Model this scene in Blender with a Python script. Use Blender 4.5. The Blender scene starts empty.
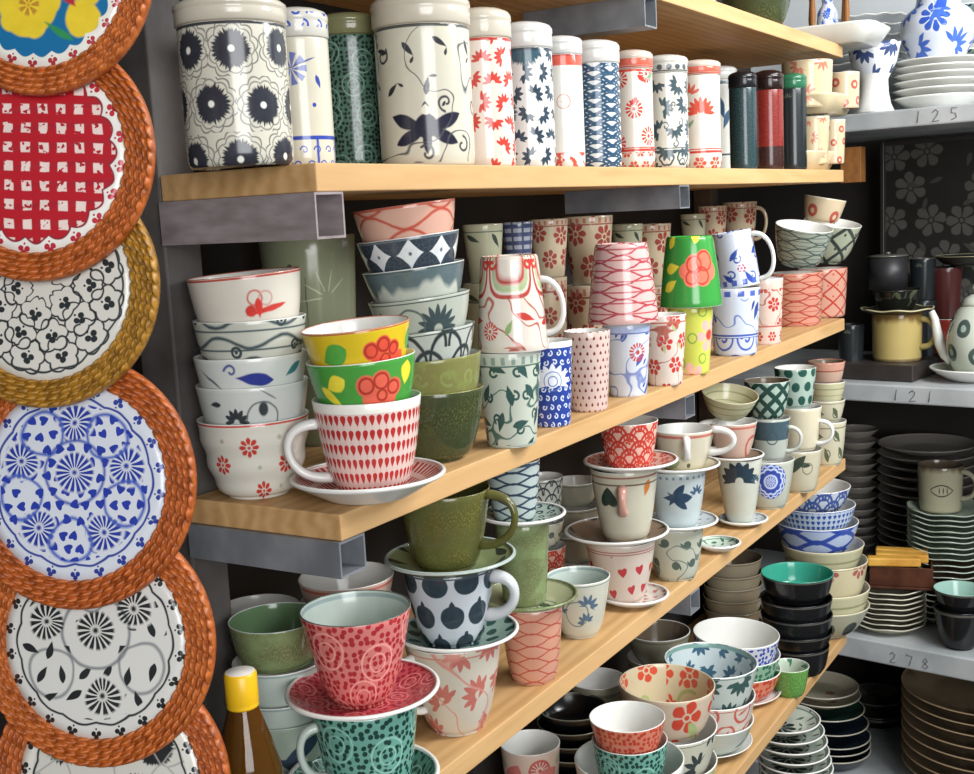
import bpy, math, random
import numpy as np
from mathutils import Vector, Matrix
random.seed(7)
PI = math.pi
SC = bpy.context.scene
COL = SC.collection

# ------------------------------------------------------------------ camera solved from the photograph's vanishing points
F = 1190.0; CX = 487.0; CY = 387.0
def _d(x, y): return Vector((x-CX, CY-y, -F)).normalized()
AX = _d(1212, 175)
AZ = AX.cross(_d(-1554, 316)).normalized()
AY = AZ.cross(AX)
RW = Matrix((AX, AY, AZ))                    # camera vector -> world vector
def ray(x, y): return RW @ Vector(((x-CX)/F, (CY-y)/F, -1.0))
CAM = -ray(340, 515)*0.95
def on_plane(x, y, pt, n):
    r = ray(x, y); t = (Vector(pt)-CAM).dot(n)/r.dot(n)
    return CAM+r*t, t
def on_z(x, y, z): return on_plane(x, y, (0, 0, z), Vector((0, 0, 1)))[0]
def on_y(x, y, v): return on_plane(x, y, (0, v, 0), Vector((0, 1, 0)))[0]
def on_x(x, y, v): return on_plane(x, y, (v, 0, 0), Vector((1, 0, 0)))[0]
def at_yz(x, Yv, z):                          # point of the line Y=Yv, Z=z seen in column x
    y = 400
    for _ in range(30):
        P = on_y(x, y, Yv); y2 = y+1; Q = on_y(x, y2, Yv)
        y += (z-P.z)/(Q.z-P.z)
    return on_y(x, y, Yv)
def proj(P):
    c = RW.transposed() @ (Vector(P)-CAM); return CX+F*c.x/-c.z, CY-F*c.y/-c.z, -c.z

cam = bpy.data.cameras.new('camera'); camo = bpy.data.objects.new('camera', cam); COL.objects.link(camo)
cam.sensor_fit = 'HORIZONTAL'; cam.sensor_width = 36.0; cam.lens = F/974*36.0
cam.clip_start = 0.02
camo.matrix_world = Matrix.Translation(CAM) @ RW.to_4x4()
SC.camera = camo

def lin(c):
    if isinstance(c, str):
        c = [int(c[i:i+2], 16)/255 for i in (0, 2, 4)]
    return tuple((v/12.92 if v <= .04045 else ((v+.055)/1.055)**2.4) for v in c[:3])+(1.0,)

# ------------------------------------------------------------------ tiny expression language over shader nodes
class E:
    nt = None
    def __init__(s, v): s.v = v
    def __add__(a, b): return M('ADD', a, b)
    __radd__ = __add__
    def __sub__(a, b): return M('SUBTRACT', a, b)
    def __rsub__(a, b): return M('SUBTRACT', b, a)
    def __mul__(a, b): return M('MULTIPLY', a, b)
    __rmul__ = __mul__
    def __truediv__(a, b): return M('DIVIDE', a, b)
    def __neg__(a): return M('MULTIPLY', a, -1.0)
def M(op, *a, clamp=False):
    n = E.nt.nodes.new('ShaderNodeMath'); n.operation = op; n.use_clamp = clamp
    for i, x in enumerate(a):
        x = x.v if isinstance(x, E) else x
        if isinstance(x, (int, float)): n.inputs[i].default_value = float(x)
        else: E.nt.links.new(x, n.inputs[i])
    return E(n.outputs[0])
def sin(a): return M('SINE', a)
def cos(a): return M('COSINE', a)
def ab(a): return M('ABSOLUTE', a)
def fl(a): return M('FLOOR', a)
def fr(a): return M('FRACT', a)
def mn(a, b): return M('MINIMUM', a, b)
def mx(a, b): return M('MAXIMUM', a, b)
def hyp(a, b): return M('SQRT', a*a+b*b)
def atan2(a, b): return M('ARCTAN2', a, b)
def lt(a, b, w=.03): return M('MULTIPLY_ADD', (b-a) if isinstance(b, E) or isinstance(a, E) else 0, 1.0/w, .5, clamp=True)
def inv(a): return 1.0-a
def rnge(a, lo, hi, w=.003): return lt(a, hi, w)*lt(M('MULTIPLY', a, -1.0), -lo, w)
def vec(x, y, z=0.0):
    n = E.nt.nodes.new('ShaderNodeCombineXYZ')
    for i, k in enumerate((x, y, z)):
        k = k.v if isinstance(k, E) else k
        if isinstance(k, (int, float)): n.inputs[i].default_value = k
        else: E.nt.links.new(k, n.inputs[i])
    return n.outputs[0]
def noise(x, y, s, det=2.0, z=0.0):
    n = E.nt.nodes.new('ShaderNodeTexNoise'); E.nt.links.new(vec(x, y, z), n.inputs['Vector'])
    n.inputs['Scale'].default_value = s; n.inputs['Detail'].default_value = det
    return E(n.outputs[0])
def voro(x, y, s, feat='F1', rnd=1.0):
    n = E.nt.nodes.new('ShaderNodeTexVoronoi'); n.voronoi_dimensions = '2D'; n.feature = feat
    E.nt.links.new(vec(x, y), n.inputs['Vector']); n.inputs['Scale'].default_value = s
    n.inputs['Randomness'].default_value = rnd
    return E(n.outputs['Distance'])
def white(x, y, k=0.0):
    n = E.nt.nodes.new('ShaderNodeTexWhiteNoise'); E.nt.links.new(vec(x, y, k), n.inputs['Vector'])
    return E(n.outputs['Value'])
def mixc(f, a, b):
    n = E.nt.nodes.new('ShaderNodeMix'); n.data_type = 'RGBA'
    for i, x in ((0, f), (6, a), (7, b)):
        x = x.v if isinstance(x, E) else x
        if isinstance(x, tuple): n.inputs[i].default_value = x
        elif isinstance(x, (int, float)): n.inputs[i].default_value = x
        else: E.nt.links.new(x, n.inputs[i])
    return E(n.outputs[2])
def uvmap(name):
    n = E.nt.nodes.new('ShaderNodeUVMap'); n.uv_map = name
    s = E.nt.nodes.new('ShaderNodeSeparateXYZ'); E.nt.links.new(n.outputs[0], s.inputs[0])
    return E(s.outputs[0]), E(s.outputs[1])
def rot(x, y, a):
    if isinstance(a, E): c, s = cos(a), sin(a)
    else: c, s = math.cos(a), math.sin(a)
    return x*c+y*s, y*c-x*s

# ---- motifs in local coordinates (x right, y up), sized about 0.4
def m_rosette(n=8, R=.3, hole=.12, core=.07):
    def f(x, y):
        r = hyp(x, y); th = atan2(y, x)
        p = lt(r, (ab(cos(th*(n/2)))*.35+.72)*R)*lt(-r, -hole)*lt(-ab(cos(th*(n/2))), -.3, .3)
        return mx(p, lt(r, core))
    return f
def m_spokes(n=20, R=.36, hole=.1):
    def f(x, y):
        r = hyp(x, y); th = atan2(y, x)
        return mx(lt(r, R)*lt(-r, -hole)*lt(-cos(th*n), .35, .5), lt(r, hole*.5))
    return f
def m_feather(R=.3):
    def f(x, y):
        r = hyp(x, y); th = atan2(y, x)
        n = noise(cos(th)*1.0, sin(th)*1.0, 9.0, 1.0)
        return lt(r, n*.22+(R-.1), .05)*lt(-r, -.055, .05)
    return f
def m_leaf(a=.3, b=.12, cx=0, cy=0, ro=0):
    def f(x, y):
        X, Y = rot(x-cx, y-cy, ro); q = X*(1/a)
        return lt(ab(Y), (1.0-q*q)*b*(.75+q*.35), .03)*lt(ab(q), 1.0, .05)
    return f
def m_spray(n=5, R=.34, wid=.07):
    def f(x, y):
        r = hyp(x, y+.15); th = atan2(x, y+.15)
        k = PI/(n+1)
        j = M('ROUND', th*(1/k)); d = th-j*k
        s = lt(ab(d)*r, ((r*(1/R))*(1.2-r*(1/R)))*wid*1.75, .02)*lt(ab(th), 1.75, .05)*lt(r, R*1.15)*lt(-r, -R*.25)
        return s
    return f
def m_dia(R=.3):
    return lambda x, y: lt(M('POWER', ab(x), .8)+M('POWER', ab(y), .8), R, .03)
def m_heart(R=.2):
    def f(x, y):
        y2 = y*1.15-ab(x)*.75
        return lt(hyp(x, y2), R)
    return f
def m_dot(R=.2, e=1.0):
    return lambda x, y: lt(hyp(x, y*e), R)
def m_drop(a=.3, b=.13):
    def f(x, y):
        q = y*(1/a)
        return lt(ab(x), (1.0-q)*b*M('SQRT', mx(1.0+q, 0.0)), .03)*lt(ab(q), 1.0, .05)
    return f
def m_curl(R=.25, w=.03):
    def f(x, y):
        r = hyp(x, y); th = atan2(y, x)
        return lt(ab(r-(th*(R/7.5)+R*.6)), w, .03)
    return f
def m_ring(R=.3, w=.03):
    return lambda x, y: lt(ab(hyp(x, y)-R), w, .03)
def m_scalring(n=8, R=.4, w=.025, a=.12):
    def f(x, y):
        r = hyp(x, y); th = atan2(y, x)
        return lt(ab(r-(ab(cos(th*(n/2)))*a+(1-a/2))*R), w, .03)
    return f
def m_many(*fs):
    def f(x, y):
        o = fs[0](x, y)
        for g in fs[1:]: o = mx(o, g(x, y))
        return o
    return f
def m_at(g, cx, cy, s=1.0, ro=0):
    def f(x, y):
        X, Y = rot(x-cx, y-cy, ro)
        return g(X*(1/s), Y*(1/s))
    return f

# ---- layers: take isotropic (x, y) in turns and the height fraction h, give a mask
def scatter(N, motif, dens=1.0, jit=.12, spin=True, seed=0, asp=1.0, stag=True, ox=0.0, oy=0.0):
    def f(x, y, h):
        Y = y*(N*asp)+oy+seed*.37; row = fl(Y)
        X = x*N+ox
        if stag: X = X+fr(row*.5)
        cxi = fl(X)
        gx = X-cxi-.5; gy = (Y-row-.5)*(1/asp)
        if jit:
            gx = gx+(white(cxi, row, 1.3+seed)-.5)*jit*2; gy = gy+(white(cxi, row, 4.7+seed)-.5)*jit*2
        if spin is True: gx, gy = rot(gx, gy, white(cxi, row, 7.1+seed)*6.28)
        elif spin: gx, gy = rot(gx, gy, (white(cxi, row, 7.1+seed)-.5)*spin)
        o = motif(gx, gy)
        if dens < 1: o = o*lt(white(cxi, row, 9.9+seed), dens, .001)
        return o
    return f
def once(motif, cx=0, cy=0, s=1.0, ro=0):       # units of the pot's radius, 0,0 = rim height on the facing side
    def f(x, y, h): return m_at(motif, cx, cy, s, ro)(x*(2*PI), y*(2*PI))
    return f
def band(lo, hi): return lambda x, y, h: rnge(h, lo, hi, .006)
def line(at, w=.012): return lambda x, y, h: lt(ab(h-at), w, .006)
def both(f, g): return lambda x, y, h: f(x, y, h)*g(x, y, h)
def within(f, lo, hi): return both(f, band(lo, hi))
def waves(N, Mr, amp=.28, w=.09):
    def f(x, y, h):
        c = cos(x*(2*PI*N))*amp
        a = ab(fr(y*(N*Mr)+c)-.5); b = ab(fr(y*(N*Mr)-c+.5)-.5)
        return mx(lt(a, w*.5, .06), lt(b, w*.5, .06))
    return f
def scales(N, asp=1.6, w=.09, rings=2):
    def f(x, y, h):
        o = None
        for k in (0, 1):
            Y = y*(N*asp)+k*.5
            X = x*N+k*.5
            gx = fr(X)-.5; gy = fr(Y)
            # arcs standing on row bottoms
            r = hyp(gx*2, gy*1.0)
            mm = lt(ab(r-.92), w, .05)
            if rings > 1: mm = mx(mm, lt(ab(r-.62), w*.7, .05))
            if rings > 2: mm = mx(mm, lt(ab(r-.3), w*.7, .05))
            o = mm if o is None else mx(o, mm)
        return o
    return f
def lattice(N, w=.07, asp=1.0):
    def f(x, y, h):
        a = x*N+y*(N*asp); b = x*N-y*(N*asp)
        return mx(lt(ab(fr(a)-.5), w, .05), lt(ab(fr(b)-.5), w, .05))
    return f
def shippo(N, lo=.0):
    def f(x, y, h):
        a = fr(x*N+y*N)-.5; b = fr(x*N-y*N)-.5
        return lt(-mx(ab(a), ab(b))+mn(ab(a), ab(b))*.75, -.27, .05)
    return f
def stipple(s, r=.33, rnd=.85):
    return lambda x, y, h: lt(voro(x, y, s, rnd=rnd), r, .08)
def vrings(s, r=.35, w=.03):
    def f(x, y, h):
        d = voro(x, y, s, rnd=.7)
        return mx(lt(ab(d-r), w, .03), lt(ab(d-r*.5), w*.8, .03))
    return f
def contour(s, w=.012, at=.5, z=0.0):
    return lambda x, y, h: lt(ab(noise(x, y, s, 1.0, z)-at), w, .01)
def blotch(s, thr=.55, w=.03, z=0.0, det=3.0):
    return lambda x, y, h: lt(-noise(x, y, s, det, z), -thr, w)
def cells(s, w=.05, rnd=1.0):
    return lambda x, y, h: lt(voro(x, y, s, 'DISTANCE_TO_EDGE', rnd), w, .04)
def wash(at, amp=.3, s=9.0):
    return lambda x, y, h: lt(-h+(noise(x, 0.0*x, s, 2.0)-.5)*amp*-2.0, -at, .12)
def rowdrops(N, rows, b=.2):
    def f(x, y, h):
        H = h*rows; gy = fr(H)-.5; gx = fr(x*N)-.5
        q = gy*(1/.36)
        return lt(ab(gx), (1.0+q*.6)*b*M('SQRT', mx(1.0-q*q, 0.0)), .08)
    return f
def stripes(N, w=.2): return lambda x, y, h: lt(ab(fr(x*N)-.5), w, .06)
def hstripes(n, w=.1): return lambda x, y, h: lt(ab(fr(h*n)-.5), w, .06)
def arches(N, hh, lev, w):
    def f(x, y, h):
        a = (fr(x*N+.5)-.5)*(1/.46); b = h*(1/hh); a2 = a*a; b2 = b*b
        q = a2*a2+b2*b2
        return lt(ab(q-lev), w, .12)*lt(h, hh*1.1, .02)
    return f
def everywhere(): return lambda x, y, h: x*0.0+1.0

_mats = {}
def new_mat(name):
    m = bpy.data.materials.new(name); m.use_nodes = True
    nt = m.node_tree; nt.nodes.clear(); E.nt = nt
    out = nt.nodes.new('ShaderNodeOutputMaterial'); b = nt.nodes.new('ShaderNodeBsdfPrincipled')
    nt.links.new(b.outputs[0], out.inputs[0])
    return m, b
def glaze(name, base, layers=(), coord='cyl', rough=.16, wob=.006, mott=.06, spec=.5, wobs=26.0, coat=0.0):
    if name in _mats: return _mats[name]
    m, b = new_mat(name)
    x, y = uvmap('pl' if coord == 'pl' else 'cyl')
    if coord == 'cyl':
        x = x-.5
        h = uvmap('frac')[1]
    else:
        x = x*(1/(2*PI)); y = y*(1/(2*PI)); h = hyp(x, y)*(2*PI)
    X, Y = x, y
    if wob:
        X = x+(noise(x, y, wobs, 1.0, 3.0)-.5)*wob; Y = y+(noise(x, y, wobs, 1.0, 8.0)-.5)*wob
    dark = tuple(c*(1-mott*2.2) for c in base_l(base)[:3])+(1.0,)
    col = mixc(noise(x, y, 7.0, 4.0, 1.0), base_l(base), dark)
    ink = noise(x, y, 30.0, 2.0, 5.0)
    for lf, c in layers:
        c = base_l(c)
        hi = tuple(min(1, v*1.3+.015) for v in c[:3])+(1.0,)
        col = mixc(lf(X, Y, h), col, mixc(ink, c, hi))
    E.nt.links.new(col.v, b.inputs['Base Color'])
    b.inputs['Roughness'].default_value = rough
    b.inputs['Specular IOR Level'].default_value = spec
    b.inputs['Coat Weight'].default_value = coat
    _mats[name] = m
    return m
def base_l(c): return lin(c)
def flat(name, c, rough=.5, metal=0.0, ns=0.0, nscale=20.0, bump=0.0, stretch=(1, 1, 1), c2=None, spec=.5):
    if name in _mats: return _mats[name]
    m, b = new_mat(name); nt = m.node_tree
    b.inputs['Roughness'].default_value = rough; b.inputs['Metallic'].default_value = metal
    b.inputs['Specular IOR Level'].default_value = spec
    tc = nt.nodes.new('ShaderNodeTexCoord'); mp = nt.nodes.new('ShaderNodeMapping')
    nt.links.new(tc.outputs['Object'], mp.inputs[0]); mp.inputs['Scale'].default_value = stretch
    n = nt.nodes.new('ShaderNodeTexNoise'); nt.links.new(mp.outputs[0], n.inputs['Vector'])
    n.inputs['Scale'].default_value = nscale; n.inputs['Detail'].default_value = 6.0
    r = nt.nodes.new('ShaderNodeMapRange'); nt.links.new(n.outputs[0], r.inputs[0])
    r.inputs[1].default_value = .35; r.inputs[2].default_value = .65
    col = mixc(E(r.outputs[0]), lin(c), lin(c2 or c))
    nt.links.new(col.v, b.inputs['Base Color'])
    if bump:
        bp = nt.nodes.new('ShaderNodeBump'); bp.inputs['Strength'].default_value = bump; bp.inputs['Distance'].default_value = .002
        nt.links.new(n.outputs[0], bp.inputs['Height']); nt.links.new(bp.outputs[0], b.inputs['Normal'])
    _mats[name] = m
    return m

# ------------------------------------------------------------------ mesh helpers
def mesh_obj(name, verts, faces, mats, parent=None, slots=None, smooth=True, uvs=None):
    me = bpy.data.meshes.new(name); me.from_pydata([tuple(v) for v in verts], [], faces)
    for m in mats: me.materials.append(m)
    if slots: me.polygons.foreach_set('material_index', slots)
    if smooth: me.polygons.foreach_set('use_smooth', [True]*len(me.polygons))
    if uvs:
        for un, fn in uvs.items():
            ul = me.uv_layers.new(name=un); data = []
            for p in me.polygons:
                for vi in p.vertices: data.extend(fn(p, vi))
            ul.data.foreach_set('uv', data)
    me.update()
    o = bpy.data.objects.new(name, me); COL.objects.link(o)
    if parent: o.parent = parent
    return o
def tag(o, label, cat, group=None, kind=None):
    if label: o['label'] = label
    if cat: o['category'] = cat
    if group: o['group'] = group
    if kind: o['kind'] = kind
    return o
def empty(name, loc, rz=0, label=None, cat=None, group=None):
    o = bpy.data.objects.new(name, None); COL.objects.link(o); o.empty_display_size = .02
    o.location = loc; o.rotation_euler = (0, 0, rz)
    return tag(o, label, cat, group)
def lathe_mesh(name, prof, R, H, mats, parent=None, seg=56, wav=None):
    """prof: (r, z, slot) from the axis under the foot, over the rim, to the axis inside. slot belongs to the band that starts there"""
    verts, faces, slots, info = [], [], [], []
    n = len(prof)
    for i, (r, z, s) in enumerate(prof):
        for k in range(seg):
            a = 2*PI*k/seg-PI
            rr, zz = r, z
            if wav and r > .55*R:
                q = (r/R-.55)/.45; rr = r*(1+wav[1]*q*math.cos(wav[0]*a)); zz = z+wav[2]*q*R*math.cos(wav[0]*a)*min(1, max(0, z/H*1.6-.3))
            verts.append((rr*math.cos(a), rr*math.sin(a), zz))
    for i in range(n-1):
        for k in range(seg):
            k2 = (k+1) % seg
            if prof[i][0] < 1e-6 and prof[i+1][0] < 1e-6: continue
            faces.append((i*seg+k, i*seg+k2, (i+1)*seg+k2, (i+1)*seg+k)); slots.append(prof[i][2]); info.append(k)
    o = mesh_obj(name, verts, faces, mats, parent, slots, True)
    me = o.data; fa = np.array(faces); k0 = fa % seg; row = fa//seg; inf = np.array(info)[:, None]
    u = np.where(k0 == inf, inf, inf+1)/seg; pz = np.array([p[1] for p in prof])[row]; va = np.array(verts)[fa]
    for un, uu, vv in (('cyl', u, (pz-H)/(2*PI*R)), ('frac', u, pz/H), ('pl', va[..., 0]/R, va[..., 1]/R)):
        me.uv_layers.new(name=un).data.foreach_set('uv', np.stack([uu, vv], -1).astype(np.float32).ravel())
    return o
def tube(path, ra, rb, seg=12, closed=False, updir=Vector((0, 1, 0))):
    """sweep an ellipse (ra in the curve's plane, rb along updir)"""
    verts, faces = [], []; n = len(path)
    for i, p in enumerate(path):
        a = path[(i-1) % n if closed else max(i-1, 0)]; b = path[(i+1) % n if closed else min(i+1, n-1)]
        t = (Vector(b)-Vector(a)).normalized(); s = t.cross(updir).normalized(); u = s.cross(t)
        A = ra[i] if isinstance(ra, list) else ra; B = rb[i] if isinstance(rb, list) else rb
        for k in range(seg):
            q = 2*PI*k/seg
            verts.append(Vector(p)+s*(A*math.cos(q))+u*(B*math.sin(q)))
    for i in range(n if closed else n-1):
        j = (i+1) % n
        for k in range(seg):
            k2 = (k+1) % seg
            faces.append((i*seg+k, i*seg+k2, j*seg+k2, j*seg+k))
    if not closed:
        faces.append(tuple(range(seg))[::-1]); faces.append(tuple((n-1)*seg+k for k in range(seg)))
    return verts, faces
def box(x0, x1, y0, y1, z0, z1, bev=0.0):
    v = [(x, y, z) for x in (x0, x1) for y in (y0, y1) for z in (z0, z1)]
    f = [(0, 1, 3, 2), (4, 6, 7, 5), (0, 4, 5, 1), (2, 3, 7, 6), (0, 2, 6, 4), (1, 5, 7, 3)]
    return v, f
def box_obj(name, dims, mat, parent=None, bev=0.0):
    v, f = box(*dims)
    o = mesh_obj(name, v, f, [mat], parent, smooth=False)
    if bev:
        md = o.modifiers.new('b', 'BEVEL'); md.width = bev; md.segments = 2
    return o
def face_cam(P): return math.atan2(CAM.y-P.y, CAM.x-P.x)

# ------------------------------------------------------------------ pots
KINDS = {  # foot radius, wall power, foot height, natural height over rim radius
    'bowl': (.72, .5, .07, 1.0), 'deep': (.55, .5, .08, 1.25), 'cup': (.6, .62, .07, 1.5), 'tall': (.72, .9, .03, 2.4),
    'round': (.55, .42, .06, 1.5), 'mug': (.84, .8, .03, 2.1), 'conic': (.66, .95, .05, 1.5)}
class Pot:
    def __init__(s, R, H, kind, rf=None, th=None):
        k = KINDS[kind]; s.R, s.H, s.kind = R, H, kind
        s.rf = (rf if rf else k[0])*R; s.p = k[1]; s.fh = min(k[2]*R, .2*H); s.th = th or max(.0014, .032*R)
        s.H = max(s.H, .012)
    def outer(s, z):
        z = max(0, z)
        if z <= s.fh: return s.rf
        t = min(1, (z-s.fh)/(s.H-s.fh)); return s.rf*1.02+(s.R-s.rf*1.02)*t**s.p
    def floor(s): return s.fh+s.th
    def inner(s, z): return s.outer(z)-s.th
    def profile(s, rimslot=1, rib=0):
        P = [(0, .0012, 0), (s.rf-s.th*1.6, .0012, 0), (s.rf-s.th*1.2, 0, 0), (s.rf-.0004, 0, 0), (s.rf, .0008, 0), (s.rf*.985, s.fh, 0)]
        n = 18
        for i in range(n+1):
            t = (i/n)**1.6; z = s.fh+(s.H-s.fh)*t
            r = s.outer(z)
            if rib: r += rib*s.R*math.sin(z/s.H*PI*6)*min(1, (1-t)*4)*min(1, t*6)
            P.append((r, z, 0))
        P[-2] = (P[-2][0], P[-2][1], 0); lipz = s.H
        P[-1] = (s.R, lipz-s.th*.45, rimslot)
        P += [(s.R-s.th*.2, lipz-s.th*.1, rimslot), (s.R-s.th*.5, lipz, rimslot), (s.R-s.th*.85, lipz-s.th*.15, rimslot), (s.R-s.th, lipz-s.th*.5, 2)]
        for i in range(1, 13):
            z = s.H-(s.H-s.floor())*(i/12)**.8
            z = max(z, s.floor()); P.append((max(s.inner(z)-.0*i, .001), z, 2))
        P[-1] = (s.rf*.85, s.floor(), 2); P.append((0, s.floor(), 2))
        return P

WHITE = lambda: glaze('white_glaze', 'e9e9e4')
def handle_obj(root, R, H, rtop, rbot, ang, mat, ext=.62, zt=.86, zb=.3, th=.1, par=None, wide=1.25):
    c, s = math.cos(ang), math.sin(ang)
    pts = []; n = 22
    zt *= H; zb *= H; x0 = rtop-.003; x1 = rbot-.003; zc = (zt+zb)/2; hz = (zt-zb)/2
    for i in range(n+1):
        a = PI/2-PI*i/n
        z = zc+hz*math.sin(a)*1.06
        x = x1+(x0-x1)*(math.sin(a)+1)/2+ext*R*(max(0, math.cos(a)))**.72
        pts.append(Vector((x*c, x*s, z)))
    ra = [th*R*(1.25-.35*math.sin(PI*i/n)) for i in range(n+1)]
    rb = [x*wide for x in ra]
    v, f = tube(pts, ra, rb, 10, updir=Vector((-s, c, 0)))
    o = mesh_obj('handle', v, f, [mat], par or root)
    return o
ORD = ['topmost', 'second from the top', 'third from the top', 'fourth from the top', 'fifth from the top', 'sixth from the top', 'seventh from the top', 'eighth from the top', 'ninth from the top', 'tenth from the top', 'eleventh from the top', 'twelfth from the top', 'thirteenth from the top', 'fourteenth from the top']
DBG = False
def place(p, z):
    if p[0] == 'Y': return at_yz(p[1], p[2], z)
    if p[0] == 'P': return Vector(p[1])
    if p[0] == 'B':                             # (x, y of the front of the foot, foot radius in px)
        P = on_z(p[1], p[2], z); h = Vector((P.x-CAM.x, P.y-CAM.y)); d = h.length
        el = (CAM.z-z)/math.hypot(d, CAM.z-z)
        return on_z(p[1], p[2]-p[3]*el, z)
class U: pass
def I(xl, xr, y, kind, mat, label, **k):
    o = U(); o.xl, o.xr, o.y, o.kind, o.mat, o.label = xl, xr, y, kind, mat, label; o.k = k; return o
NAMES = {'bowl': ('bowl', 'bowl'), 'deep': ('bowl', 'bowl'), 'cup': ('teacup', 'cup'), 'tall': ('tumbler', 'cup'), 'round': ('teacup', 'cup'),
         'mug': ('mug', 'mug'), 'conic': ('cup', 'cup'), 'saucer': ('saucer', 'saucer'), 'plate': ('plate', 'plate')}
def saucer_under(r, R, H, rf, p):
    return 0 if r <= rf else H*((r-rf)/(R-rf))**p
def make_saucer(root, R, H, m_top, m_bot, rim, rf=.5, p=1.3, wav=None, th=None, seg=64, flatf=.5):
    th = th or .0022; rfm = rf*R
    P = [(0, .001, 0), (rfm-.004, .001, 0), (rfm-.002, 0, 0), (rfm, 0, 0)]
    for i in range(1, 13):
        t = i/12; r = rfm+(R-rfm)*t; P.append((r, saucer_under(r, R, H-th, rfm, p) if t < 1 else H-th, 0 if t < 1 else 1))
    P += [(R+.0002, H-th*.5, 1), (R-th*.4, H, 1), (R-th*1.5, H-th*.2, 1)]
    for i in range(1, 12):
        t = 1-i/12; r = rfm+(R-rfm)*t; P.append((r, saucer_under(r, R, H-th, rfm, p)+th, 2))
    P += [(rfm*.97, th+.0004, 2), (rfm*.3, th+.0002, 2), (0, th, 2)]
    P[3+12+3+0] = P[3+12+3+0]
    return lathe_mesh('dish_body', P, R, H, [m_bot, rim, m_top], root, seg, wav)
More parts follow.
